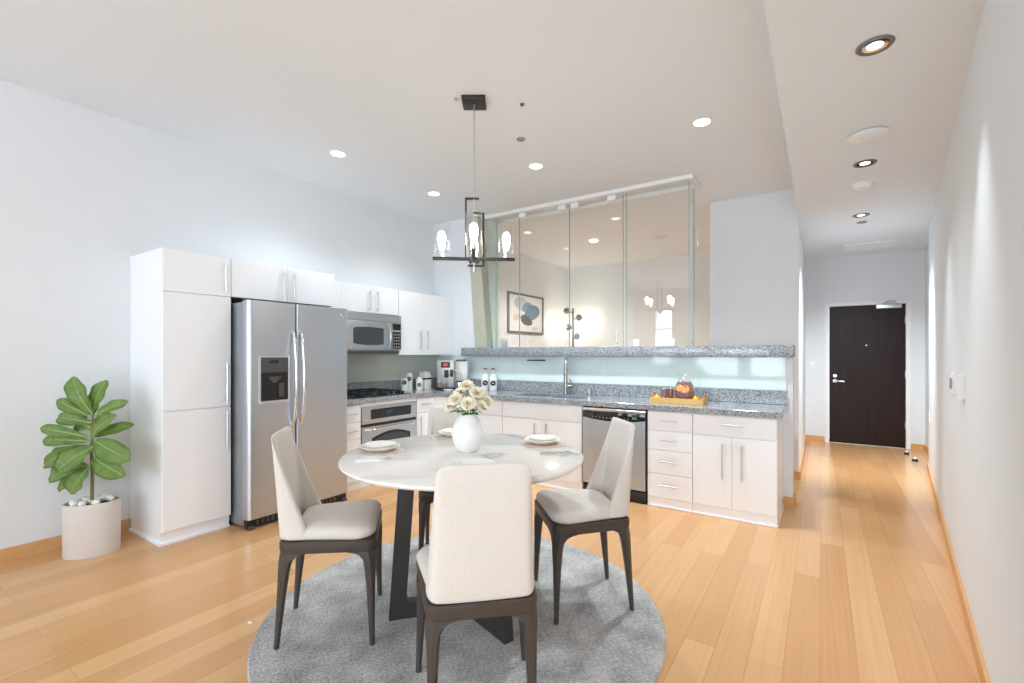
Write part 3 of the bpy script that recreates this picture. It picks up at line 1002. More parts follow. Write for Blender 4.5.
# ---------------------------------------------------------------- cooktop
ZT1 = ZT + 0.0015
t = thing('cooktop', 'black gas cooktop with cast iron grates set in the granite beside the refrigerator', 'cooktop', (-4.26, 3.53, ZT1))
bm = B(); box(bm, -4.52, -4.02, 3.13, 3.93, ZT1, ZT1 + 0.008, 0.003); obj('glass_top', bm, M['blackglass'], t)
for bx, by in ((-4.40, 3.29), (-4.14, 3.29), (-4.40, 3.62), (-4.14, 3.62)):
    bm = B(); lathe(bm, [(0, 0), (0.05, 0), (0.05, 0.01), (0.038, 0.012), (0.036, 0.02), (0, 0.02)], (bx, by, ZT1 + 0.008), 24); obj('burner', bm, M['iron'], t)
for y0, y1 in ((3.15, 3.45), (3.46, 3.76)):
    bm = B()
    z = ZT1 + 0.04
    for x in (-4.51, -4.27, -4.03):
        box(bm, x - 0.006, x + 0.006, y0, y1, z, z + 0.012)
    for y in (y0 + 0.006, (y0 + y1) / 2, y1 - 0.006):
        box(bm, -4.51, -4.03, y - 0.006, y + 0.006, z, z + 0.012)
    for bx in (-4.40, -4.14):
        for a in range(4):
            ca, sa = math.cos(a * PI / 2 + PI / 4), math.sin(a * PI / 2 + PI / 4)
            tube(bm, [(bx + 0.03 * ca, (y0 + y1) / 2 + 0.03 * sa, z + 0.01), (bx + 0.10 * ca, (y0 + y1) / 2 + 0.10 * sa, z + 0.01)], 0.006, 6)
    for x in (-4.51, -4.03):
        for y in (y0 + 0.006, y1 - 0.006):
            box(bm, x - 0.007, x + 0.007, y - 0.007, y + 0.007, ZT1 + 0.008, z)
    obj('grate', bm, M['iron'], t)
for k in range(5):
    bm = B(); lathe(bm, [(0, 0), (0.02, 0), (0.017, 0.026), (0, 0.026)], (-4.46 + k * 0.095, 3.85, ZT1 + 0.008), 18); obj('knob', bm, M['black'], t)

# ---------------------------------------------------------------- dishwasher
t = thing('dishwasher', 'stainless dishwasher with a black control strip under the granite worktop', 'dishwasher', (-1.67, 4.62, 0))
WX0, WX1 = -1.994, -1.346
bm = B(); box(bm, WX0, WX1, YB + 0.03, BK, 0.11, ZB - 0.004); obj('body', bm, M['black'], t)
bm = B()
pd = [(WX0 + 0.008, 0.125), (WX1 - 0.008, 0.125)]
for i in range(15):
    u = i / 14
    pd.append((WX1 - 0.008 - u * (WX1 - WX0 - 0.016), 0.775 - 0.028 * math.sin(PI * u)))
prism(bm, pd, YB - 0.016, YB + 0.03, 'y')
d = obj('door', bm, M['steel'], t)
bm = B(); box(bm, WX0 + 0.008, WX1 - 0.008, YB - 0.01, YB + 0.03, 0.735, 0.84, 0.004); cp = obj('control_strip', bm, M['blackglass'], t)
bm = B(); box(bm, WX0 + 0.008, WX1 - 0.008, YB - 0.018, YB + 0.03, 0.84, 0.872, 0.006); obj('top_trim', bm, M['chromed'], t)
bm = B()
for i in range(11):
    x = WX0 + 0.11 + i * 0.036
    u = (x - WX0) / (WX1 - WX0)
    box(bm, x, x + 0.013, YB - 0.0115, YB - 0.01, 0.785 - 0.012 * math.sin(PI * u), 0.795 - 0.012 * math.sin(PI * u))
obj('buttons', bm, M['greyplastic'], cp)
bm = B(); box(bm, WX1 - 0.135, WX1 - 0.095, YB - 0.0115, YB - 0.01, 0.785, 0.805); obj('indicator', bm, M['green_led'], cp)
bm = B(); box(bm, WX0 + 0.01, WX1 - 0.004, YB + 0.005, YB + 0.03, 0.0, 0.105, 0.004); obj('toe_panel', bm, M['black'], t)

# ---------------------------------------------------------------- glass screen above the ledge
GY = 5.03
t = thing('sliding_glass_screen', 'ceiling-high clear sliding glass screen standing on the granite ledge', 'glass screen', (-2.4, GY, 1.482))
bm = B(); box(bm, -3.80, -1.128, 5.0, 5.06, 3.205, 3.249, 0.004); obj('track', bm, M['trimwhite'], t)
bm = B(); box(bm, -3.80, -1.09, 5.30, 5.34, 3.20, 3.249, 0.004); box(bm, -1.128, -1.09, 5.0, 5.30, 3.20, 3.249, 0.004); obj('rear_track', bm, M['trimwhite'], t)
for x0, x1, y in ((-3.575, -3.212, GY), (-3.207, -2.505, GY), (-2.500, -1.80, GY), (-1.845, -1.14, GY + 0.022)):
    bm = B(); box(bm, x0, x1, y - 0.005, y + 0.005, 1.484, 3.186)
    p_ = obj('glass_panel', bm, M['glass'], t, smooth=False)
    for x, w in ((x0, 0.0018), (x1, 0.0018)):
        bm = B(); box(bm, x - w, x + w, y - 0.006, y + 0.006, 1.484, 3.186); obj('panel_edge', bm, M['glassedge'], p_, smooth=False)
bm = B(); box(bm, -1.142, -1.134, 5.06, 5.28, 1.484, 3.186)
p_ = obj('return_panel', bm, M['glass'], t, smooth=False)
bm = B(); box(bm, -1.144, -1.132, 5.276, 5.284, 1.484, 3.186); obj('panel_edge', bm, M['glassedge'], p_, smooth=False)
bm = B(); tube(bm, [(-1.134, 5.25, 2.55), (-1.09, 5.25, 2.55), (-1.09, 5.25, 2.75), (-1.134, 5.25, 2.75)], 0.007); obj('handle', bm, M['chrome'], p_)
for x in (-3.16, -2.60, -2.43, -1.97):
    bm = B(); box(bm, x - 0.05, x + 0.05, GY - 0.02, GY + 0.02, 3.135, 3.19, 0.003); obj('hanger', bm, M['trimwhite'], t)
bm = B()
tube(bm, [(-1.90, GY - 0.008, 1.50 + 0.02), (-1.90, GY - 0.05, 1.53), (-1.90, GY - 0.05, 1.63), (-1.90, GY - 0.008, 1.65)], 0.008); obj('handle', bm, M['chrome'], t)
for x in (-3.68, -3.42, -1.68, -1.30):
    bm = B(); box(bm, x - 0.03, x + 0.03, GY - 0.03, GY - 0.008, 1.483, 1.56, 0.003); obj('clamp', bm, M['trimwhite'] if x > -3 else M['blue'], t)
bm = B(); box(bm, -3.80, -3.58, 5.09, 5.1, 1.484, 3.249)
solo('frosted_glass_panel', bm, M['tealglass'], 'narrow pale teal glass strip beside the sage green slanted post', 'glass panel', smooth=False)
bm = B(); box(bm, -3.57, -3.47, 5.12, 5.13, 1.483, 1.60, 0.002)
xform(bm, Matrix.Identity(4))
solo('card', bm, M['cream'], 'small cream card standing on the ledge behind the glass', 'card')

# ---------------------------------------------------------------- picture and lamp in the room behind the glass
t = thing('framed_picture', 'framed abstract print of blue and grey blots seen through the glass screen', 'picture', (XL, 7.42, 1.78))
PX = XL + 0.002
y0, y1, z0, z1 = 6.80, 8.05, 1.775, 2.505
bm = B()
f = 0.035
box(bm, PX, PX + 0.03, y0, y0 + f, z0, z1); box(bm, PX, PX + 0.03, y1 - f, y1, z0, z1)
box(bm, PX, PX + 0.03, y0 + f, y1 - f, z0, z0 + f); box(bm, PX, PX + 0.03, y0 + f, y1 - f, z1 - f, z1)
obj('frame', bm, M['frame'], t)
bm = B(); box(bm, PX, PX + 0.012, y0 + f, y1 - f, z0 + f, z1 - f); sheet = obj('print', bm, M['paper'], t)
def blot(cy, cz, ry, rz, rot, mat, lay):
    bm = B()
    pts = []
    for i in range(40):
        a = 2 * PI * i / 40
        k = 1 + 0.07 * math.sin(2 * a + cy * 9) + 0.05 * math.sin(3 * a + cz * 7)
        u, v = ry * k * math.cos(a), rz * k * math.sin(a)
        pts.append((cy + u * math.cos(rot) - v * math.sin(rot), cz + u * math.sin(rot) + v * math.cos(rot)))
    x = PX + 0.012 + 0.0007 * lay
    prism(bm, pts, x, x + 0.0006, 'x')
    obj('painted_blot', bm, M[mat], sheet)
blot(7.27, 2.31, 0.25, 0.13, -0.1, 'p1', 0)
blot(7.10, 2.06, 0.12, 0.06, 0.1, 'p5', 0)
blot(7.45, 2.27, 0.20, 0.08, 0.3, 'p2', 1)
blot(7.62, 2.17, 0.30, 0.14, 0.2, 'p3', 2)
blot(7.42, 2.02, 0.22, 0.085, -0.15, 'p4', 3)
blot(7.72, 1.885, 0.09, 0.03, 0.1, 'p5', 1)
t = thing('floor_lamp', 'grey pole lamp with globe shades in the corner behind the glass', 'lamp', (-4.2, 8.6, 0))
lx, ly = -4.2, 8.6
bm = B(); cyl(bm, (lx, ly, 0), 0.15, 0.025, 32, 0.005); obj('base', bm, M['gunmetal'], t)
bm = B(); tube(bm, [(lx, ly, 0.02), (lx, ly, 2.32)], 0.02, 14); obj('pole', bm, M['gunmetal'], t)
LG = [(-0.11, -0.06, 2.27), (0.12, 0.03, 2.13), (-0.10, 0.0, 1.94), (0.11, -0.05, 1.75)]
for dx, dy, z in LG:
    bm = B(); tube(bm, [(lx, ly, z - 0.03), (lx + dx * 0.6, ly + dy * 0.6, z - 0.02)], 0.01)
    ar = obj('arm', bm, M['gunmetal'], t)
    bm = B(); sphere(bm, (lx + dx, ly + dy, z), 0.065); obj('globe_shade', bm, M['gunmetal'], ar)
for k, (x, y, z, e) in enumerate(((lx - 0.2, ly - 0.15, 1.95, 5), (lx + 0.12, ly + 0.33, 2.05, 5))):
    l = bpy.data.lights.new('lamp_glow', 'POINT'); l.energy, l.color, l.shadow_soft_size = e, (1.0, 0.90, 0.70), 0.05
    lo = bpy.data.objects.new('lamp_glow', l); COL.objects.link(lo); lo.parent = t; lo.location = (x - lx, y - ly, z)


# ---------------------------------------------------------------- ceiling fittings
def downlight(x, y, z, label, spot=None, dark=False, r=0.075, power=25, tilt=0.0, pitch=0.0):
    t = thing('downlight', label, 'ceiling light', (x, y, z), 'recessed ceiling lights')
    bm = B()
    if dark:
        lathe(bm, [(r * 0.72, 0), (r, 0), (r * 1.02, -0.004), (r * 0.95, -0.010), (r * 0.74, -0.006), (r * 0.72, 0)], (x, y, z), 36)
        obj('trim_ring', bm, M['spotring'], t)
        bm = B(); lathe(bm, [(r * 0.45, -0.001), (r * 0.72, -0.001), (r * 0.70, -0.006), (r * 0.45, -0.004), (r * 0.45, -0.001)], (x, y, z), 36); obj('reflector', bm, M['chromed'], t)
        bm = B(); cyl(bm, (x, y, z - 0.004), r * 0.45, 0.003, 28); obj('lens', bm, M['canspot'], t)
    else:
        lathe(bm, [(r * 0.8, 0), (r, 0), (r * 1.02, -0.004), (r * 0.95, -0.008), (r * 0.82, -0.005), (r * 0.8, 0)], (x, y, z), 36)
        obj('trim_ring', bm, M['trimwhite'], t)
        bm = B(); cyl(bm, (x, y, z - 0.004), r * 0.8, 0.003, 32); obj('lens', bm, M['can'], t)
    l = bpy.data.lights.new('downlight_beam', 'SPOT')
    l.energy, l.color = power, (0.83, 0.93, 1.0)
    l.spot_size, l.spot_blend, l.shadow_soft_size = math.radians(spot or 125), 1.0, 0.075
    lo = bpy.data.objects.new('downlight_beam', l); COL.objects.link(lo)
    lo.parent = t; lo.location = (0, 0, -0.03); lo.rotation_euler = (pitch, tilt, 0)
    return t


downlight(-3.713, 2.705, ZC, 'round recessed ceiling light above the gap in front of the refrigerator', power=60)
downlight(-3.718, 3.993, ZC, 'round recessed ceiling light in the kitchen corner, left of the chandelier shades', power=55)
downlight(-2.335, 3.96, ZC, 'round recessed ceiling light in front of the glass screen, right of the chandelier rod', power=150)
downlight(-0.788, 3.937, ZC, 'round recessed ceiling light beside the ceiling step, above the counter end', power=150)
downlight(0.222, 2.88, ZS, 'dark-rimmed recessed spot in the corridor ceiling, nearest and largest', 56, True, 0.076, 42, -0.2)
downlight(0.294, 4.622, ZS, 'dark-rimmed recessed spot in the corridor ceiling, between the two white round detectors', 56, True, 0.076, 42, -0.2)
downlight(0.368, 6.334, ZS, 'dark-rimmed recessed spot in the corridor ceiling, furthest and nearest the entrance door', 100, True, 0.076, 340, 0.0, 0.5)
t = thing('ceiling_light', 'small round white ceiling light in the room behind the glass screen', 'ceiling light', (-3.05, 7.0, ZC - 0.05))
bm = B(); lathe(bm, [(0, 0), (0.08, 0), (0.08, -0.02), (0, -0.02)], (-3.05, 7.0, ZC), 32); obj('base', bm, M['vent'], t)
bm = B(); lathe(bm, [(0, -0.02), (0.07, -0.02), (0.055, -0.045), (0, -0.05)], (-3.05, 7.0, ZC), 32); obj('glowing_cover', bm, M['can'], t)
l = bpy.data.lights.new('added_room_fill', 'SPOT'); l.energy, l.color, l.shadow_soft_size = 210, (1.0, 0.98, 0.94), 0.06  # added lamp that brightens the room behind the glass
l.spot_size, l.spot_blend = math.radians(150), 1.0
lo = bpy.data.objects.new('added_room_fill', l); COL.objects.link(lo); lo.parent = t; lo.location = (0, 0, -0.06)
t = thing('smoke_detector', 'large flat oval white detector in the corridor ceiling behind the nearest spot', 'smoke detector', (0.272, 4.022, ZS - 0.02))
bm = B(); lathe(bm, [(0, 0), (0.09, 0), (0.115, -0.008), (0.118, -0.016), (0.10, -0.022), (0, -0.022)], (0.272, 4.022, ZS), 36); obj('cover', bm, M['vent'], t)
for dx in (-0.035, 0.03):
    bm = B(); cyl(bm, (0.272 + dx, 4.022, ZS - 0.026), 0.016, 0.004, 20); obj('sensor', bm, M['paper'], t)
t = thing('smoke_detector', 'small domed white detector in the corridor ceiling between the two farther spots', 'smoke detector', (0.316, 5.185, ZS - 0.03))
bm = B(); lathe(bm, [(0, 0), (0.085, 0), (0.085, -0.014), (0, -0.014)], (0.316, 5.185, ZS), 32); obj('base', bm, M['vent'], t)
bm = B(); lathe(bm, [(0, -0.014), (0.07, -0.014), (0.06, -0.038), (0, -0.042)], (0.316, 5.185, ZS), 32); obj('cover', bm, M['vent'], t)
bm = B(); lathe(bm, [(0, 0), (0.05, 0), (0.045, -0.01), (0, -0.01)], (0.397, 6.678, ZS), 24)
solo('sprinkler_cover', bm, M['greyplastic'], 'small grey round cover in the corridor ceiling behind the farthest spot', 'sprinkler')
t = thing('ceiling_vent', 'rectangular white air vent in the corridor ceiling before the entrance door', 'vent', (0.55, 8.2, ZS - 0.02))
bm = B()
x0, x1, y0, y1 = 0.27, 0.85, 7.95, 8.46
box(bm, x0, x1, y0, y0 + 0.04, ZS - 0.015, ZS); box(bm, x0, x1, y1 - 0.04, y1, ZS - 0.015, ZS)
box(bm, x0, x0 + 0.04, y0 + 0.04, y1 - 0.04, ZS - 0.015, ZS); box(bm, x1 - 0.04, x1, y0 + 0.04, y1 - 0.04, ZS - 0.015, ZS)
obj('frame', bm, M['vent'], t)
bm = B()
for i in range(14):
    y = y0 + 0.05 + i * 0.03
    box(bm, x0 + 0.04, x1 - 0.04, y, y + 0.018, ZS - 0.01, ZS)
obj('slats', bm, M['vent'], t)
bm = B(); lathe(bm, [(0, 0), (0.04, 0), (0.036, -0.008), (0, -0.008)], (-2.149, 3.39, ZC), 24)
solo('sprinkler_cover', bm, M['greyplastic'], 'grey round cover in the main ceiling behind the chandelier canopy', 'sprinkler')
bm = B(); lathe(bm, [(0, 0), (0.016, 0), (0.013, -0.012), (0, -0.012)], (-1.841, 2.919, ZC), 16)
solo('ceiling_hook', bm, M['gunmetal'], 'tiny dark ceiling plug right of the chandelier canopy', 'hook')
bm = B(); lathe(bm, [(0, 0), (0.014, 0), (0.011, -0.01), (0, -0.01)], (-2.2, 2.592, ZC), 16)
solo('ceiling_hook', bm, M['greyplastic'], 'tiny grey ceiling plug left of the chandelier canopy', 'hook')

# ---------------------------------------------------------------- chandelier
t = thing('chandelier', 'dark metal chandelier with cylinder glass shades hung from the ceiling by a rod', 'chandelier', (-2.11, 2.69, 0), local=True, rotz=math.radians(33.47))
HZ = 2.095
bm = B(); box(bm, -0.085, 0.085, -0.085, 0.085, ZC - 0.026, ZC - 0.001, 0.003); obj('canopy', bm, M['darkmetal'], t)
bm = B(); tube(bm, [(0, 0, ZC - 0.02), (0, 0, 2.0)], 0.007, 10); obj('rod', bm, M['chrome'], t)
bm = B(); lathe(bm, [(0, 0), (0.012, 0.005), (0.012, 0.05), (0.02, 0.06), (0.02, 0.075), (0, 0.075)], (0, 0, 1.995), 16); obj('finial', bm, M['chrome'], t)
def flat(bm, pts, w, th):
    for a, b in zip(pts, pts[1:]):
        x0, x1 = sorted((a[0], b[0])); z0, z1 = sorted((a[1], b[1]))
        box(bm, x0 - w / 2, x1 + w / 2, -th / 2, th / 2, z0 - w / 2, z1 + w / 2)
bm = B()
flat(bm, [(0.03, 2.535), (-0.06, 2.535)], 0.012, 0.022); flat(bm, [(-0.06, 2.52), (-0.06, HZ + 0.012)], 0.012, 0.022)
obj('bracket', bm, M['darkmetal'], t)
bm = B()
flat(bm, [(0.0, 2.43), (0.068, 2.43)], 0.012, 0.022); flat(bm, [(0.068, 2.415), (0.068, 2.05)], 0.012, 0.022); flat(bm, [(0.055, 2.045), (-0.04, 2.045)], 0.012, 0.022)
xform(bm, Matrix.Rotation(0.25, 4, 'Z'))
obj('bracket', bm, M['darkmetal'], t)
bm = B(); cyl(bm, (0, 0, HZ - 0.03), 0.04, 0.04, 24, 0.006); obj('hub', bm, M['gunmetal'], t)
CH = bpy.data.objects
for k in range(4):
    a = k * PI / 2 + math.radians(4)
    R = Matrix.Rotation(a, 4, 'Z')
    bm = B(); box(bm, 0.035, 0.30, -0.014, 0.014, HZ - 0.011, HZ + 0.011, 0.002); xform(bm, R); arm = obj('arm', bm, M['darkmetal'], t)
    bm = B(); lathe(bm, [(0, 0), (0.022, 0), (0.022, 0.008), (0.018, 0.012), (0.018, 0.055), (0, 0.055)], (0.235, 0, HZ + 0.011), 20); xform(bm, R); obj('socket', bm, M['chrome'], arm)
    bm = B(); lathe(bm, [(0.022, 0.03), (0.054, 0.034), (0.056, 0.04), (0.056, 0.255), (0.0535, 0.255), (0.0535, 0.042), (0.022, 0.034), (0.022, 0.03)], (0.235, 0, HZ + 0.011), 32); xform(bm, R); obj('glass_shade', bm, M['shade'], arm)
    bm = B(); lathe(bm, [(0, 0.05), (0.013, 0.055), (0.017, 0.08), (0.027, 0.115), (0.030, 0.14), (0.024, 0.17), (0.011, 0.186), (0, 0.19)], (0.235, 0, HZ + 0.011), 20); xform(bm, R); obj('bulb', bm, M['bulb'], arm)

# ---------------------------------------------------------------- wall plates
def on_right(y, z0, z1, half, th, mat, name, label, cat):
    t = thing(name, label, cat, (0.29 + 0.107 * y, y, z0))
    dx = 0.107
    bm = B()
    prism(bm, [skew(y - half), skew(y + half), skew(y + half, th), skew(y - half, th)], z0, z1)
    obj('plate', bm, M[mat], t)
    return t
t = on_right(4.22, 1.135, 1.275, 0.09, 0.012, 'trimwhite', 'light_switch', 'white double switch plate on the right wall left of the thermostat', 'switch')
for dy in (-0.045, 0.045):
    bm = B(); prism(bm, [skew(4.22 + dy - 0.016, 0.012), skew(4.22 + dy + 0.016, 0.012), skew(4.22 + dy + 0.016, 0.018), skew(4.22 + dy - 0.016, 0.018)], 1.17, 1.24); obj('rocker', bm, M['greyplastic'], t)
t = on_right(3.61, 1.15, 1.285, 0.055, 0.035, 'trimwhite', 'thermostat', 'white box thermostat standing out from the right wall', 'thermostat')
bm = B(); prism(bm, [skew(3.575, 0.035), skew(3.645, 0.035), skew(3.645, 0.037), skew(3.575, 0.037)], 1.225, 1.265); obj('display', bm, M['vent'], t)
t = on_right(7.2, 0.60, 0.72, 0.04, 0.006, 'trimwhite', 'wall_outlet', 'white outlet plate low on the right wall near the alcove', 'outlet')
bm = B(); prism(bm, [skew(7.185, 0.006), skew(7.215, 0.006), skew(7.215, 0.008), skew(7.185, 0.008)], 0.62, 0.70); obj('socket', bm, M['vent'], t)
t = thing('light_switch', 'white switch plate on the end wall left of the entrance door', 'switch', (-0.10, 8.93, 1.16))
bm = B(); box(bm, -0.135, -0.065, 8.924, 8.93, 1.165, 1.28, 0.002); obj('plate', bm, M['trimwhite'], t)
bm = B(); box(bm, -0.112, -0.088, 8.918, 8.924, 1.195, 1.25, 0.001); obj('rocker', bm, M['vent'], t)
t = thing('breaker_panel', 'grey flush panel on the alcove wall right of the entrance door', 'panel', (1.262, 8.2, 1.0))
bm = B(); box(bm, 1.25, 1.262, 7.95, 8.45, 0.95, 1.55, 0.003); obj('cover', bm, M['greyplastic'], t)
bm = B(); box(bm, 1.246, 1.25, 8.0, 8.03, 1.2, 1.26); obj('latch', bm, M['gunmetal'], t)
for (x, y, r, lb) in ((1.0, 8.45, 0.03, 'small dark door stop on the floor by the door, nearer the door'), (1.03, 7.98, 0.034, 'small dark door stop on the floor by the alcove, nearer the camera')):
    t = thing('door_stop', lb, 'door stop', (x, y, 0))
    bm = B(); lathe(bm, [(0, 0), (r, 0), (r, 0.012), (r * 0.7, 0.03), (0, 0.034)], (x, y, 0), 24); obj('base', bm, M['black'], t)
    bm = B(); lathe(bm, [(r * 0.75, 0.028), (r * 0.8, 0.034), (r * 0.6, 0.046), (0, 0.048)], (x, y, 0), 24); obj('cap', bm, M['chrome'], t)

# ---------------------------------------------------------------- rug
RUGZ = 0.012
bm = B(); lathe(bm, [(0, 0), (1.05, 0), (1.057, 0.004), (1.05, RUGZ), (0, RUGZ)], (-1.643, 2.02, 0.0005), 96)
solo('rug', bm, M['rug'], 'round grey woven rug under the dining table', 'rug')

# ---------------------------------------------------------------- dining table
TX, TY, TZ = -1.63, 1.99, 0.86
t = thing('dining_table', 'round white marble dining table on a charcoal three-legged base', 'table', (TX, TY, RUGZ))
bm = B(); lathe(bm, [(0, -0.034), (0.58, -0.034), (0.640, -0.022), (0.649, -0.012), (0.647, -0.003), (0.641, 0), (0, 0)], (TX, TY, TZ), 96); obj('tabletop', bm, M['marble'], t)
bm = B(); cyl(bm, (TX, TY, TZ - 0.056), 0.36, 0.021, 48); obj('support_plate', bm, M['tablebase'], t)
for k, ang in enumerate((229, 342, 105)):
    a = math.radians(ang)
    bm = B()
    r0, r1 = 0.40, 0.345        # foot, top (outer edge)
    w = 0.082
    zt = TZ - 0.057
    pts = [(0.0, RUGZ + 0.001), (r0, RUGZ + 0.001), (r1, zt), (r1 - w, zt), (r0 - w - 0.008, RUGZ + 0.105), (r0 - w - 0.02, RUGZ + 0.085), (0.0, RUGZ + 0.085)]
    prism(bm, pts, -0.026, 0.026, 'y')
    xform(bm, Matrix.Translation((TX, TY, 0)) @ Matrix.Rotation(a, 4, 'Z'))
    obj('leg', bm, M['tablebase'], t, angle=20)

# ---------------------------------------------------------------- dining chairs
def outline(front_w, rear_w, yf, yr, rf, rr, n=6):
    """rounded trapezoid, counter-clockwise seen from above"""
    pts = []
    def corner(cx, cy, r, a0):
        for i in range(n + 1):
            a = a0 + PI / 2 * i / n
            pts.append((cx + r * math.cos(a), cy + r * math.sin(a)))
    corner(front_w - rf, yf - rf, rf, 0)
    corner(-front_w + rf, yf - rf, rf, PI / 2)
    corner(-rear_w + rr, yr + rr, rr, PI)
    corner(rear_w - rr, yr + rr, rr, 1.5 * PI)
    return pts


def build_chair(label):
    t = thing('dining_chair', label, 'chair', (0, 0, RUGZ), 'dining chairs around the round table', local=True)
    SF = 0.487
    # apron frame
    bm = B()
    secs = []
    for z, g in ((SF - 0.038, -0.004), (SF - 0.015, 0.0), (SF + 0.012, 0.0), (SF + 0.018, -0.006)):
        secs.append([(x, y, z) for x, y in outline(0.244 + g, 0.206 + g, 0.238 + g, -0.208 - g, 0.042, 0.042)])
    loft(bm, secs); obj('seat_frame', bm, M['chairwood'], t)
    # cushion
    bm = B()
    secs = []
    for z, g in ((SF + 0.019, -0.012), (SF + 0.03, -0.003), (SF + 0.052, 0.0), (SF + 0.07, -0.012), (SF + 0.079, -0.04), (SF + 0.083, -0.10)):
        secs.append([(x, y, z) for x, y in outline(0.243 + g, 0.20 + g, 0.236 + g, -0.155 - g * 0.5, max(0.03, 0.085 + g * 0.4), max(0.03, 0.06 + g * 0.4))])
    loft(bm, secs); obj('seat_cushion', bm, M['fabric'], t, angle=60)
    # legs, flaring into the apron like brackets
    for sx, fr in ((1, True), (-1, True), (1, False), (-1, False)):
        bm = B()
        fx, fy = (0.236, 0.222) if fr else (0.180, -0.218)      # foot
        hx, hy = (0.2145, 0.2085) if fr else (0.1765, -0.1785)      # head centre
        sgn = 1 if fr else -1
        secs = []
        for u, wx, wy in ((0, 0.012, 0.012), (0.3, 0.015, 0.0155), (0.6, 0.019, 0.020), (0.8, 0.023, 0.025), (0.9, 0.027, 0.029), (0.955, 0.036, 0.038), (0.985, 0.05, 0.052), (1.0, 0.066, 0.068)):
            z = 0.001 + (SF - 0.036 - 0.001) * u
            cx, cy = fx + (hx - fx) * u, fy + (hy - fy) * u
            b0 = 0.027
            # keep the outer faces straight, let the inner ones flare
            xo, yo = cx + min(wx, b0), cy + sgn * min(wy, b0)
            xi, yi = cx - wx * 1.0 - (wx - b0 if wx > b0 else 0), cy - sgn * (wy * 1.0 + (wy - b0 if wy > b0 else 0))
            c = 0.010
            co = 0.010 + 0.024 * u ** 4
            q = [(xo - co, yo), (xo, yo - sgn * co), (xo, yi + sgn * c), (xo - c, yi), (xi + c, yi), (xi, yi + sgn * c), (xi, yo - sgn * c), (xi + c, yo)]
            if wx > b0:
                # two wings along the apron rather than a block
                k = 0.052
                q = [(xo - co, yo), (xo, yo - sgn * co), (xo, yi + sgn * c), (xo - c, yi), (xo - k, yi + sgn * (abs(yo - yi) - k) if abs(yo - yi) > k else yi), (xi, yo - sgn * k), (xi, yo - sgn * c), (xi + c, yo)]
            secs.append([(sx * x, y, z) for x, y in q])
        loft(bm, secs); obj('leg', bm, M['chairwood'], t, angle=40)
    # curved shell back, wrapping round the rear of the seat
    bm = B()
    nu, nv = 22, 14
    zb, zt = SF + 0.02, 1.013
    th = 0.03
    grid = {}
    for side in (0, 1):
        for j in range(nv + 1):
            v = j / nv
            w = 0.204 - 0.038 * v
            fwd = 0.135 * (1 - v) ** 1.1 + 0.012
            yc = -0.212 - 0.04 * v
            for i in range(nu + 1):
                u = -1 + 2 * i / nu
                au = abs(u)
                # plan curve: flat back with rounded corners turning into forward wings
                s = au
                if s < 0.62:
                    px, py = s / 0.62 * 0.86, 0.035 * (s / 0.62) ** 2
                else:
                    q = (s - 0.62) / 0.38
                    px, py = 0.86 + 0.14 * math.sin(min(1, q * 1.6) * PI / 2), 0.035 + 0.965 * q ** 1.25
                x = w * px * (1 if u >= 0 else -1)
                y = yc + fwd * py
                zz_top = zt - 0.035 * max(0, (au - 0.35) / 0.65) ** 3.0
                z = zb + (zz_top - zb) * v
                if side:
                    cx_ = x * (1 - th / w)
                    x2, y2 = cx_, y + th * (1 - 0.75 * max(0, (au - 0.6) / 0.4))
                    grid[side, i, j] = bm.verts.new((x2, y2, z - 0.006 * v))
                else:
                    grid[side, i, j] = bm.verts.new((x, y, z))
    fs = []
    for j in range(nv):
        for i in range(nu):
            fs.append(bm.faces.new((grid[0, i, j], grid[0, i + 1, j], grid[0, i + 1, j + 1], grid[0, i, j + 1])))
            fs.append(bm.faces.new((grid[1, i, j + 1], grid[1, i + 1, j + 1], grid[1, i + 1, j], grid[1, i, j])))
    for i in range(nu):
        fs.append(bm.faces.new((grid[0, i, nv], grid[0, i + 1, nv], grid[1, i + 1, nv], grid[1, i, nv])))
        fs.append(bm.faces.new((grid[1, i, 0], grid[1, i + 1, 0], grid[0, i + 1, 0], grid[0, i, 0])))
    for j in range(nv):
        fs.append(bm.faces.new((grid[1, 0, j], grid[0, 0, j], grid[0, 0, j + 1], grid[1, 0, j + 1])))
        fs.append(bm.faces.new((grid[0, nu, j], grid[1, nu, j], grid[1, nu, j + 1], grid[0, nu, j + 1])))
    bmesh.ops.recalc_face_normals(bm, faces=fs)
    o = obj('backrest', bm, M['fabric'], t, angle=180)
    md = o.modifiers.new('round', 'SUBSURF'); md.levels = 2; md.render_levels = 2
    return t


def face(x, y):
    return math.atan2(TY - y, TX - x) - PI / 2


chair = build_chair('cream upholstered dining chair in front of the table, its back to the camera')
chair.location = (-1.145, 1.48, RUGZ); chair.rotation_euler = (0, 0, face(-1.145, 1.48))
for x, y, lb in ((-2.114, 1.504, 'cream upholstered dining chair left of the table, in front of the refrigerator'),
                 (-1.137, 2.456, 'cream upholstered dining chair right of the table, in front of the dishwasher'),
                 (-2.12, 2.48, 'cream upholstered dining chair behind the table, half hidden by the vase')):
    dup(chair, (x, y, RUGZ), face(x, y), lb)

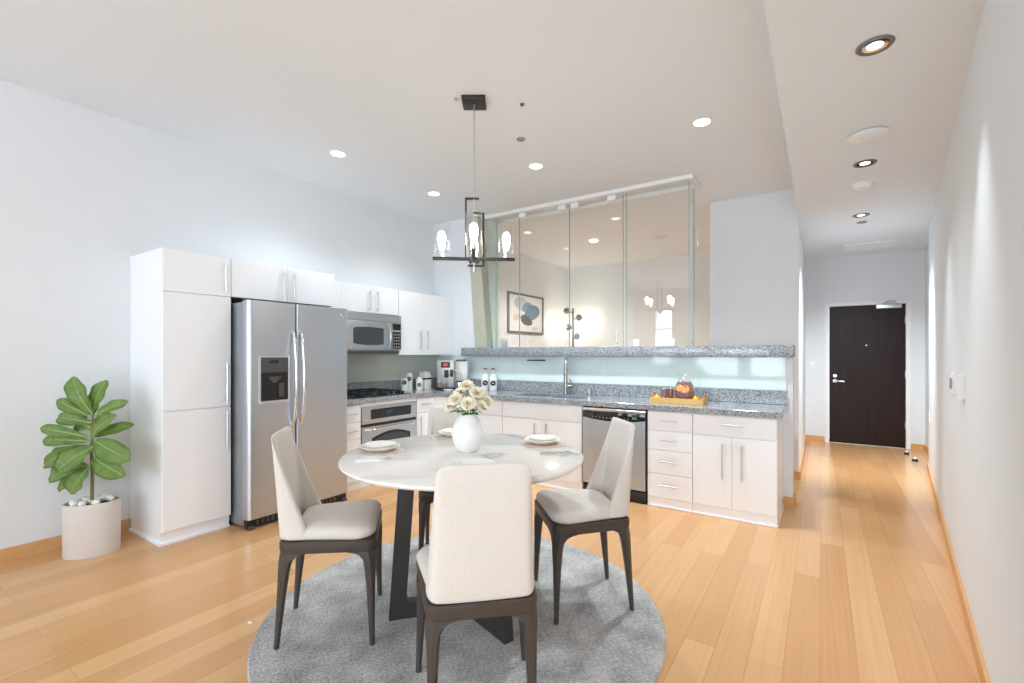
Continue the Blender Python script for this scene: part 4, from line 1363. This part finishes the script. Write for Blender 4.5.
# ---------------------------------------------------------------- table settings
SET = [(-2.055, 1.77, 'left', 'by the left chair'), (-1.40, 2.45, 'right', 'by the right chair'),
       (-2.01, 2.36, 'far', 'at the far side of the table, beside the vase'), (-1.33, 1.71, 'near', 'behind the nearest chair back')]
for k, (x, y, w, lb) in enumerate(SET):
    bm = B(); lathe(bm, [(0, 0), (0.128, 0), (0.13, 0.002), (0.128, 0.004), (0, 0.004)], (x, y, TZ + 0.0005), 48)
    solo('placemat', bm, M['mat'], 'round tan placemat %s' % lb, 'placemat', 'placemats on the marble table')
    bm = B(); lathe(bm, [(0, 0), (0.06, 0), (0.085, 0.012), (0.108, 0.026), (0.110, 0.028), (0.106, 0.029), (0.082, 0.017), (0.058, 0.006), (0, 0.006)], (x, y, TZ + 0.0048), 48)
    solo('plate', bm, M['plate'], 'larger cream plate under the bowl %s' % lb, 'plate', 'plates on the marble table')
    bm = B(); lathe(bm, [(0, 0), (0.045, 0), (0.068, 0.012), (0.084, 0.030), (0.086, 0.032), (0.082, 0.032), (0.064, 0.016), (0.043, 0.005), (0, 0.005)], (x, y, TZ + 0.0112), 48)
    solo('bowl', bm, M['plate'], 'small cream bowl on the plate %s' % lb, 'bowl', 'bowls on the marble table')
def cutlery(name, label, x, y, ang, group):
    t = thing(name, label, name, (x, y, TZ), group, local=True, rotz=ang)
    bm = B()
    if name == 'fork':
        prism(bm, [(-0.003, -0.09), (0.003, -0.09), (0.004, 0.02), (0.011, 0.035), (0.011, 0.085), (0.008, 0.085), (0.007, 0.05), (0.0015, 0.05), (0.0012, 0.085), (-0.0012, 0.085), (-0.0015, 0.05), (-0.007, 0.05), (-0.008, 0.085), (-0.011, 0.085), (-0.011, 0.035), (-0.004, 0.02)], 0.001, 0.004)
    else:
        prism(bm, [(-0.005, -0.10), (0.005, -0.10), (0.005, 0.0), (0.010, 0.01), (0.010, 0.08), (0.0, 0.10), (-0.005, 0.09), (-0.005, 0.0)], 0.001, 0.004)
    obj('handle_and_head', bm, M['chrome'], t)
    return t
for x, y, w, lb, a in ((-1.93, 1.62, 'left', 'by the left chair', -0.75), (-1.22, 2.28, 'right', 'by the right chair', -0.75), (-2.10, 2.23, 'far', 'at the far side of the table', 0.8)):
    ca, sa = math.cos(a), math.sin(a)
    cutlery('fork', 'steel fork lying beside the plate %s' % lb, x, y, a, 'cutlery on the marble table')
    cutlery('knife', 'steel knife lying next to the fork %s' % lb, x + 0.035 * ca, y + 0.035 * sa, a, 'cutlery on the marble table')

# ---------------------------------------------------------------- vase with roses
VX, VY = -1.645, 2.04
bm = B(); lathe(bm, [(0, 0), (0.05, 0), (0.058, 0.006), (0.080, 0.05), (0.090, 0.09), (0.086, 0.13), (0.068, 0.172), (0.048, 0.198), (0.044, 0.207), (0.040, 0.205), (0.044, 0.19), (0.062, 0.165), (0.076, 0.13), (0.08, 0.09), (0.06, 0.02), (0, 0.012)], (VX, VY, TZ + 0.001), 48)
solo('vase', bm, M['ceramic'], 'white egg-shaped ceramic vase holding cream roses on the marble table', 'vase')


def petal(bm, c, az, tilt, r, wdt, curl, base=0.004):
    """one cupped petal: az direction, tilt from vertical outward"""
    nu, nv = 4, 4
    g = {}
    for j in range(nv + 1):
        v = j / nv
        for i in range(nu + 1):
            u = -1 + 2 * i / nu
            w = wdt * math.sin(PI * (0.12 + 0.70 * v)) * u
            rad = base + r * math.sin(tilt) * v + curl * r * v ** 3
            h = r * math.cos(tilt) * v - 0.12 * r * u * u * v + 0.05 * r * math.sin(5 * u + az * 3) * v
            rad -= 0.25 * wdt * u * u
            p = Vector((rad, w, h))
            p = Matrix.Rotation(az, 3, 'Z') @ p
            g[i, j] = bm.verts.new(c + p)
    for j in range(nv):
        for i in range(nu):
            bm.faces.new((g[i, j], g[i + 1, j], g[i + 1, j + 1], g[i, j + 1]))


def leafmesh(bm, p0, d, up, L, W, bend=0.2, n=6):
    d = d.normalized(); s = d.cross(up).normalized(); nn = s.cross(d)
    prev = None
    for i in range(n + 1):
        v = i / n
        w = W * (math.sin(PI * min(1, v ** 0.8)) * 0.9 + (0.06 if v < 0.1 else 0))
        c = p0 + d * L * v - nn * bend * L * v * v
        row = [bm.verts.new(c - s * w + nn * w * 0.25), bm.verts.new(c), bm.verts.new(c + s * w + nn * w * 0.25)]
        if prev:
            bm.faces.new((prev[0], prev[1], row[1], row[0])); bm.faces.new((prev[1], prev[2], row[2], row[1]))
        prev = row


cr, sr = math.cos(math.radians(33.47)), math.sin(math.radians(33.47))
def camdir(l, d, z):
    """lateral / away-from-camera / up offsets in world axes, used for plant layout"""
    return Vector((l * cr - d * sr, l * sr + d * cr, z))
VC = Vector((VX, VY, TZ + 0.205))
ROSES = [(-0.008, 0.02, 0.158, 0.036, 'cream rose topmost in the bouquet'), (0.052, -0.015, 0.122, 0.037, 'cream rose in the upper right of the bouquet'),
         (-0.052, 0.045, 0.118, 0.032, 'cream rose at the back upper left of the bouquet'), (-0.064, -0.03, 0.088, 0.036, 'open cream rose in the left middle of the bouquet'),
         (0.008, -0.06, 0.066, 0.038, 'open cream rose at the front centre of the bouquet'), (0.108, 0.01, 0.074, 0.031, 'small cream rose furthest right in the bouquet'),
         (0.082, -0.03, 0.050, 0.028, 'small cream rose low on the right of the bouquet'), (-0.100, 0.0, 0.046, 0.029, 'small half-open cream rose furthest left in the bouquet')]
for k, (l, d, z, r, lb) in enumerate(ROSES):
    c = VC + camdir(l, d, z)
    t = thing('rose', lb, 'flower', (c.x, c.y, c.z), 'cream roses in the white vase')
    ax = (c - (VC - Vector((0, 0, 0.06)))).normalized()
    ax = (ax + camdir(0, -0.75, 0.1)).normalized()
    q = Vector((0, 0, 1)).rotation_difference(ax).to_matrix()
    bm = B()
    rnd = random.Random(k)
    a = rnd.random() * 6
    for layer, (nn, tl, rr, ww) in enumerate(((4, 0.15, 0.45, 0.35), (5, 0.45, 0.62, 0.48), (7, 0.8, 0.82, 0.55), (8, 1.15, 1.0, 0.6), (8, 1.45, 1.02, 0.6))):
        for i in range(nn):
            petal(bm, Vector((0, 0, 0)), a + 2 * PI * i / nn, tl + rnd.uniform(-0.1, 0.1), r * rr * rnd.uniform(0.92, 1.08), r * ww, 0.12 * layer / 4)
        a += 0.5
    xform(bm, Matrix.Translation(c) @ q.to_4x4())
    obj('blossom', bm, M['rose'], t, angle=180)
    bm = B(); sphere(bm, (0, 0, r * 0.22), r * 0.2, 1, 1, 0.8, 12, 8); xform(bm, Matrix.Translation(c) @ q.to_4x4()); obj('heart', bm, M['roseheart'], t)
    bm = B()
    tip = VC + camdir(l * 0.12, d * 0.12, -0.10)
    mid = VC + camdir(l * 0.22, d * 0.22, 0.0)
    tube(bm, [tip, mid, mid.lerp(c, 0.5) + Vector((0, 0, 0.01)), c - ax * 0.003], 0.0025, 6); obj('stem', bm, M['green'], t)
    for i in range(6):
        bm = B()
        p0 = mid.lerp(c, 0.15 + 0.13 * i)
        dv = camdir(rnd.uniform(-1, 1) + l * 6, rnd.uniform(-1.2, 0.4), rnd.uniform(-0.25, 0.45))
        leafmesh(bm, p0, dv, Vector((0, 0, 1)), rnd.uniform(0.035, 0.055), rnd.uniform(0.010, 0.015)); obj('leaf', bm, M['green'], t, angle=180)

# ---------------------------------------------------------------- potted fig
PXc, PYc = -4.285, 1.112
PA = math.radians(58)
PH = 0.365
t = thing('potted_fig', 'fiddle-leaf fig in an oval beige planter against the left wall', 'plant', (PXc, PYc, 0))
bm = B(); lathe(bm, [(0, 0), (0.97, 0), (0.985, 0.006), (1.0, PH - 0.006), (0.985, PH), (0.92, PH), (0.90, PH - 0.04), (0.90, PH - 0.06), (0, PH - 0.06)], (0, 0, 0), 56)
xform(bm, Matrix.Translation((PXc, PYc, 0)) @ Matrix.Rotation(PA, 4, 'Z') @ Matrix.Diagonal((0.160, 0.112, 1, 1)))
obj('planter', bm, M['planter'], t)
bm = B(); lathe(bm, [(0, 0), (0.89, 0), (0.89, 0.03), (0.5, 0.04), (0, 0.045)], (0, 0, PH - 0.06), 40)
xform(bm, Matrix.Translation((PXc, PYc, 0)) @ Matrix.Rotation(PA, 4, 'Z') @ Matrix.Diagonal((0.160, 0.112, 1, 1)))
obj('soil', bm, M['soil'], t)
PD = 3.255                          # distance of the stem from the camera along the view axis
def figpt(px, py, d=0.0):
    """crop coordinates of the study of the plant -> lateral offset and height at the stem's distance"""
    X = 20 + px / 3.254; Y = 360 + py / 3.254
    dep = PD + d
    lat = (X - 512) / 466.6 * dep
    z = 1.406 - (Y - 353.4) / 466.6 * dep
    return Vector((lat * cr - dep * sr, lat * sr + dep * cr, z))
bm = B(); tube(bm, [figpt(234, 455), figpt(236, 380), figpt(232, 300), figpt(235, 230), figpt(238, 170)], [0.011, 0.010, 0.009, 0.008, 0.006], 10); obj('trunk', bm, M['stem'], t)
FIG = [((238, 178), (170, 55), 60, 0.0, -0.04), ((240, 178), (282, 66), 50, 0.02, 0.03), ((230, 182), (120, 130), 40, 0.0, -0.03), ((245, 182), (354, 136), 38, 0.0, 0.02),
       ((235, 205), (125, 188), 48, 0.02, 0.08), ((235, 255), (314, 180), 56, -0.01, -0.07), ((226, 252), (66, 220), 36, 0.0, -0.05), ((240, 250), (370, 210), 36, 0.0, 0.06),
       ((230, 265), (74, 262), 44, 0.0, 0.04), ((243, 262), (360, 326), 70, -0.01, -0.06), ((240, 282), (120, 362), 76, -0.02, -0.12), ((230, 282), (80, 342), 56, 0.0, 0.05),
       ((240, 315), (340, 378), 64, -0.01, -0.08), ((228, 345), (164, 436), 60, -0.01, -0.06), ((225, 340), (92, 388), 58, 0.01, 0.05), ((224, 365), (124, 422), 40, 0.0, 0.02),
       ((236, 220), (190, 205), 60, 0.02, 0.10), ((240, 280), (300, 300), 60, 0.02, 0.10)]
view = Vector((-sr, cr, 0))
for k, (b, e, w, d0, d1) in enumerate(FIG):
    p0, p1 = figpt(*b, d0), figpt(*e, d1)
    L = (p1 - p0).length
    W = w / 3.254 / 466.6 * PD * 0.72
    d = (p1 - p0).normalized()
    nrm = (-view * 1.15 + Vector((0, 0, 0.45)) + camdir(0.15 * math.sin(k * 2.1), 0, 0)).normalized()
    s = d.cross(nrm).normalized(); nn = s.cross(d).normalized()
    nv, nu = 14, 6
    bm = B(); g = {}
    for j in range(nv + 1):
        v = j / nv
        # fiddle outline: narrow near the stalk, broad beyond the middle, blunt tip
        wv = W * (0.30 + 0.75 * v) * max(0.0, math.sin(PI * min(1.0, (v * 0.93 + 0.07)) ** 0.9)) ** 0.55 if 0.06 < v < 1 else (0.03 * W if v <= 0.06 else 0.08 * W)
        c = p0.lerp(p1, v) + nn * (0.10 * L * math.sin(PI * v))
        for i in range(nu + 1):
            u = -1 + 2 * i / nu
            wob = 0.10 * W * math.sin(v * 17 + k) * u * u
            g[i, j] = bm.verts.new(c + s * wv * u + nn * (0.28 * wv * abs(u) + wob))
    for j in range(nv):
        for i in range(nu):
            bm.faces.new((g[i, j], g[i + 1, j], g[i + 1, j + 1], g[i, j + 1]))
    bmesh.ops.solidify(bm, geom=bm.faces[:], thickness=0.0012)
    lf = obj('leaf', bm, M['leaf'], t, angle=180)
    bm = B()
    tube(bm, [p0.lerp(p1, v) + nn * (0.10 * L * math.sin(PI * v) + 0.0012) for v in (0, 0.2, 0.4, 0.6, 0.8, 0.95)], [0.004, 0.0035, 0.003, 0.0025, 0.002, 0.001], 6)
    for v in (0.3, 0.45, 0.6, 0.75):
        for sg in (-1, 1):
            c = p0.lerp(p1, v) + nn * (0.10 * L * math.sin(PI * v) + 0.001)
            v2 = v + 0.12
            wv = W * (0.30 + 0.75 * v2) * 0.75
            e_ = p0.lerp(p1, v2) + nn * (0.10 * L * math.sin(PI * v2) + 0.28 * wv + 0.001) + s * wv * sg
            tube(bm, [c, e_], [0.0008, 0.0004], 5)
    obj('midrib', bm, M['rib'], lf)
rnd = random.Random(3)
spots = []
tries = 0
while len(spots) < 15 and tries < 4000:
    tries += 1
    u, v = rnd.uniform(-1, 1), rnd.uniform(-1, 1)
    if u * u + v * v > 0.62 or u * u + v * v < 0.05:
        continue
    x, y = u * 0.160, v * 0.112
    X = PXc + x * math.cos(PA) - y * math.sin(PA); Y = PYc + x * math.sin(PA) + y * math.cos(PA)
    if all((X - a) ** 2 + (Y - b) ** 2 > 0.031 ** 2 for a, b in spots):
        spots.append((X, Y))
for k, (X, Y) in enumerate(spots):
    bm = B(); bmesh.ops.create_icosphere(bm, subdivisions=2, radius=0.021)
    for v in bm.verts:
        v.co *= 1 + 0.22 * noise.noise(v.co * 60 + Vector((k, 0, 0)))
    xform(bm, Matrix.Translation((X, Y, PH + 0.006)) @ Matrix.Rotation(k, 4, 'Z') @ Matrix.Diagonal((1.15, 0.9, 1.0, 1)))
    solo('pebble', bm, M['pebble'], 'white pebble on the soil of the oval planter', 'pebble', 'white pebbles in the oval planter', angle=180)
bm = B(); bmesh.ops.create_icosphere(bm, subdivisions=2, radius=0.012)
xform(bm, Matrix.Translation((-2.473, 1.272, 0.006)) @ Matrix.Diagonal((1.2, 0.8, 0.5, 1)))
solo('paper_scrap', bm, M['paper'], 'tiny white scrap on the wood floor left of the rug', 'scrap')

# ---------------------------------------------------------------- worktop items: canisters
def canister(x, y, w, h, kind, label):
    t = thing('canister', label, 'canister', (x, y, ZT + 0.001), 'white canisters beside the cooktop')
    bm = B()
    if kind == 'round':
        lathe(bm, [(0, 0), (w, 0), (w, h - 0.012), (w * 0.9, h), (0, h)], (x, y, ZT + 0.001), 28)
    else:
        box(bm, x - w, x + w, y - w, y + w, ZT + 0.001, ZT + 0.001 + h, 0.008, 3)
    obj('jar', bm, M['ceramic'], t)
    return t
def oval_label(t, x, y, r, z, a, rz):
    bm = B(); cyl(bm, (0, 0, 0), a, 0.003, 28)
    d = Vector((-x, -y, 0)).normalized()
    rot = Vector((0, 0, 1)).rotation_difference(d).to_matrix().to_4x4()
    xform(bm, Matrix.Translation(Vector((x, y, z)) + d * r) @ rot)
    lb = obj('label', bm, M['label'], t)
    bm = B(); box(bm, -a * 0.5, a * 0.5, -a * 0.12, a * 0.12, 0.003, 0.004)
    xform(bm, Matrix.Translation(Vector((x, y, z)) + d * r) @ rot); obj('label_line', bm, M['paper'], lb)
t = canister(-4.40, 4.18, 0.042, 0.155, 'round', 'short white round canister with a dark oval label, nearest the cooktop')
oval_label(t, -4.40, 4.18, 0.040, 1.04, 0.028, 0)
t = canister(-4.42, 4.285, 0.038, 0.215, 'round', 'tallest slim white canister with a dark oval label high up')
oval_label(t, -4.42, 4.285, 0.036, 1.08, 0.026, 0)
t = canister(-4.36, 4.405, 0.045, 0.14, 'round', 'squat white canister with a round dark label, third from the cooktop')
bm = B(); lathe(bm, [(0, 0), (0.03, 0), (0.025, 0.02), (0, 0.025)], (-4.36, 4.405, ZT + 0.141), 20); obj('lid', bm, M['ceramic'], t)
oval_label(t, -4.36, 4.405, 0.043, 1.0, 0.024, 0)
t = thing('canister', 'white box-shaped canister with sloped shoulders and a black band, furthest from the cooktop', 'canister', (-4.40, 4.55, ZT + 0.001), 'white canisters beside the cooktop')
bm = B(); loft(bm, [[(-4.40 + sx * w, 4.55 + sy * w, ZT + 0.001 + z) for sx, sy in ((1, 1), (-1, 1), (-1, -1), (1, -1))] for w, z in ((0.058, 0), (0.06, 0.15), (0.048, 0.21), (0.046, 0.225))]); obj('jar', bm, M['ceramic'], t)
bm = B(); box(bm, -4.4605, -4.3395, 4.4895, 4.6105, ZT + 0.125, ZT + 0.147); obj('band', bm, M['label'], t)

# coffee machine, in the corner, turned to the room
t = thing('coffee_machine', 'silver bean-to-cup coffee machine with a red display in the worktop corner', 'coffee machine', (-4.0, 4.66, ZT + 0.001), local=True, rotz=math.radians(27))
bm = B(); box(bm, -0.20, 0.02, -0.05, 0.14, 0.02, 0.375, 0.01); obj('body', bm, M['silver'], t)
bm = B(); box(bm, 0.022, 0.19, 0.0, 0.14, 0.004, 0.365, 0.008); obj('water_tank', bm, M['silver'], t)
bm = B(); box(bm, -0.15, -0.03, -0.054, -0.049, 0.285, 0.36, 0.002, 1); dsp = obj('display', bm, M['black'], t)
bm = B(); box(bm, -0.115, -0.066, -0.056, -0.054, 0.308, 0.338); obj('display_digits', bm, M['red'], dsp)
bm = B(); box(bm, -0.095, -0.05, -0.10, -0.049, 0.16, 0.255, 0.006); box(bm, -0.02, 0.012, -0.10, -0.049, 0.17, 0.26, 0.004); obj('coffee_spout', bm, M['black'], t)
bm = B(); tube(bm, [(0.02, -0.05, 0.25), (0.06, -0.06, 0.245), (0.095, -0.06, 0.22), (0.10, -0.06, 0.15)], 0.006, 8); obj('steam_wand', bm, M['chrome'], t)
bm = B(); box(bm, -0.20, 0.02, -0.17, -0.052, 0.0, 0.03, 0.008); obj('drip_tray', bm, M['black'], t)
bm = B(); box(bm, 0.03, 0.15, 0.01, 0.13, 0.366, 0.39, 0.006); obj('top_lid', bm, M['gunmetal'], t)
cmM = Matrix.Translation((-4.0, 4.66, ZT + 0.001)) @ Matrix.Rotation(math.radians(27), 4, 'Z')
for k, (x, lb) in enumerate(((-0.155, 'left of two small amber coffee glasses on the coffee machine tray'), (-0.088, 'right of two small amber coffee glasses on the coffee machine tray'))):
    p = cmM @ Vector((x, -0.12, 0.031))
    t = thing('coffee_glass', lb, 'glass', tuple(p), 'coffee glasses on the machine tray')
    bm = B(); lathe(bm, [(0.022, 0), (0.028, 0.075), (0.0265, 0.075), (0.0205, 0.003), (0.022, 0)], tuple(p), 20); obj('glass', bm, M['clearglass'], t)
    bm = B(); lathe(bm, [(0, 0.003), (0.0202, 0.003), (0.0245, 0.055), (0, 0.055)], tuple(p), 20); obj('coffee', bm, M['coffee'], t)
p = cmM @ Vector((0.0, -0.26, 0))
bm = B(); lathe(bm, [(0, 0), (0.05, 0), (0.06, 0.012), (0.062, 0.02), (0.055, 0.018), (0, 0.012)], tuple(p), 28)
solo('saucer', bm, M['ceramic'], 'small white saucer in front of the coffee machine', 'saucer')
p = cmM @ Vector((0.095, -0.075, 0))
t = thing('milk_jug', 'small steel milk jug with a dark rim under the steam wand', 'jug', tuple(p))
bm = B(); lathe(bm, [(0, 0), (0.04, 0), (0.042, 0.01), (0.036, 0.10), (0.034, 0.10), (0.038, 0.012), (0, 0.008)], tuple(p), 24); obj('body', bm, M['chromed'], t)
bm = B(); lathe(bm, [(0.034, 0.098), (0.039, 0.10), (0.039, 0.115), (0.034, 0.117), (0.034, 0.098)], tuple(p), 24); obj('rim', bm, M['black'], t)
bm = B(); tube(bm, [p + Vector((0.036, 0.0, 0.09)), p + Vector((0.065, 0.0, 0.08)), p + Vector((0.062, 0.0, 0.035)), p + Vector((0.04, 0, 0.025))], 0.004, 8); obj('handle', bm, M['chromed'], t)
p = cmM @ Vector((0.20, -0.075, 0))
t = thing('storage_jar', 'small brown jar with a light wooden lid right of the milk jug', 'jar', tuple(p))
bm = B(); lathe(bm, [(0, 0), (0.04, 0), (0.043, 0.01), (0.043, 0.085), (0.038, 0.095), (0, 0.095)], tuple(p), 24); obj('jar', bm, M['coffee'], t)
bm = B(); lathe(bm, [(0, 0.095), (0.042, 0.095), (0.042, 0.112), (0, 0.112)], tuple(p), 24); obj('lid', bm, M['woodlid'], t)
# milk bottles
for x, lb in ((-3.60, 'left of two white milk bottles with dark labels before the backsplash'), (-3.475, 'right of two white milk bottles with dark labels before the backsplash')):
    y = 4.82
    t = thing('milk_bottle', lb, 'bottle', (x, y, ZT + 0.001), 'milk bottles by the backsplash')
    bm = B(); lathe(bm, [(0, 0), (0.046, 0), (0.050, 0.008), (0.050, 0.13), (0.042, 0.17), (0.026, 0.205), (0, 0.205)], (x, y, ZT + 0.001), 28); obj('milk', bm, M['ceramic'], t)
    bm = B(); lathe(bm, [(0.0265, 0.2), (0.023, 0.23), (0.023, 0.262), (0.021, 0.262), (0.021, 0.23), (0.0245, 0.2), (0.0265, 0.2)], (x, y, ZT + 0.001), 28); obj('neck', bm, M['clearglass'], t)
    bm = B(); lathe(bm, [(0, 0.263), (0.024, 0.263), (0.025, 0.268), (0.025, 0.285), (0, 0.287)], (x, y, ZT + 0.001), 24); obj('cap', bm, M['redcap'], t)
    oval_label(t, x, y, 0.0485, ZT + 0.095, 0.034, 0)

# ---------------------------------------------------------------- drinks tray
t = thing('serving_tray', 'bamboo serving tray with looped handles on the granite worktop', 'tray', (-1.13, 4.58, ZT + 0.001))
x0, x1, y0, y1 = -1.37, -0.885, 4.47, 4.68
z = ZT + 0.001
bm = B()
box(bm, x0, x1, y0, y1, z, z + 0.010)
box(bm, x0, x1, y0, y0 + 0.01, z + 0.010, z + 0.05); box(bm, x0, x1, y1 - 0.01, y1, z + 0.010, z + 0.05)
box(bm, x0, x0 + 0.01, y0 + 0.01, y1 - 0.01, z + 0.010, z + 0.05); box(bm, x1 - 0.01, x1, y0 + 0.01, y1 - 0.01, z + 0.010, z + 0.05)
obj('box', bm, M['bamboo'], t)
for x in (x0 + 0.005, x1 - 0.005):
    bm = B(); tube(bm, [(x, 4.575 - 0.05 * math.cos(PI * i / 10), z + 0.045 + 0.045 * math.sin(PI * i / 10)) for i in range(11)], 0.006, 8); obj('handle', bm, M['rope'], t)
# pitcher
cx, cy, cz = -1.075, 4.585, z + 0.0105
t = thing('pitcher', 'round glass pitcher of red fruit punch with orange slices and mint', 'pitcher', (cx, cy, cz))
prof = [(0.048, 0), (0.078, 0.022), (0.093, 0.065), (0.095, 0.10), (0.085, 0.15), (0.066, 0.19), (0.058, 0.215), (0.066, 0.275)]
bm = B(); lathe(bm, prof + [(r - 0.003, zz) for r, zz in prof[::-1]] + [prof[0]], (cx, cy, cz), 36); obj('glass_body', bm, M['clearglass'], t)
bm = B(); lathe(bm, [(0, 0.003)] + [(r - 0.0045, max(zz, 0.003)) for r, zz in prof[:6]] + [(0, 0.19)], (cx, cy, cz), 36); obj('punch', bm, M['drink'], t)
bm = B(); tube(bm, [(cx + 0.062 + 0.085 * math.sin(PI * i / 12), cy, cz + 0.255 - 0.145 * i / 12 + (0.0 if i < 12 else 0)) for i in range(13)], 0.0075, 10); obj('handle', bm, M['clearglass'], t)
for (l, zz, rr) in ((-0.045, 0.135, 0.032), (0.008, 0.128, 0.034), (0.06, 0.08, 0.026)):
    R = 0.0945 - (0.012 if zz > 0.1 else 0.002)
    bm = B(); lathe(bm, [(0, 0), (rr, 0), (rr, 0.004), (0, 0.005)], (0, 0, 0), 24)
    d = Vector((l / R, -math.sqrt(max(0.05, 1 - (l / R) ** 2)), 0.25 if zz > 0.1 else 0.0)).normalized()
    d = Matrix.Rotation(math.radians(14), 3, 'Z') @ d
    xform(bm, Matrix.Translation(Vector((cx, cy, cz + zz)) + Vector((d.x, d.y, 0)).normalized() * (R - 0.002)) @ Vector((0, 0, 1)).rotation_difference(d).to_matrix().to_4x4())
    obj('orange_slice', bm, M['orange'] if l < 0.05 else M['redcap'], t)
for k in range(6):
    bm = B(); leafmesh(bm, Vector((cx + (k - 2.5) * 0.008, cy - 0.01, cz + 0.188)), Vector((math.cos(k * 1.3), math.sin(k * 1.3), 1.1)), Vector((1, 0.2, 0)), 0.035, 0.010); obj('mint_leaf', bm, M['green'], t, angle=180)
gx, gy = -1.245, 4.575
for k, (gx, gy, lb) in enumerate(((-1.252, 4.535, 'left of two glasses of red punch on the bamboo tray'), (-1.215, 4.625, 'right of two glasses of red punch on the bamboo tray, holding a straw'))):
    t = thing('drinking_glass', lb, 'glass', (gx, gy, cz), 'punch glasses on the bamboo tray')
    bm = B(); lathe(bm, [(0.028, 0), (0.033, 0.138), (0.0315, 0.138), (0.0265, 0.004), (0.028, 0)], (gx, gy, cz), 24); obj('glass', bm, M['clearglass'], t)
    bm = B(); lathe(bm, [(0, 0.004), (0.026, 0.004), (0.0300, 0.118), (0, 0.118)], (gx, gy, cz), 24); obj('punch', bm, M['drink'], t)
    if k:
        bm = B(); tube(bm, [(gx, gy, cz + 0.118), (gx + 0.004, gy + 0.004, cz + 0.225)], 0.003, 8); obj('straw', bm, M['paper'], t)
for x, y, lb in ((-1.315, 4.52, 'yellow lemon piece on the tray left of the punch glasses'), (-0.96, 4.517, 'yellow lemon piece on the tray in front of the pitcher')):
    bm = B(); lathe(bm, [(0, 0), (0.022, 0.006), (0.029, 0.022), (0.026, 0.04), (0.012, 0.056), (0.005, 0.066), (0, 0.068)], (x, y, cz), 20)
    solo('lemon', bm, M['lemon'], lb, 'lemon', 'lemons on the bamboo tray')
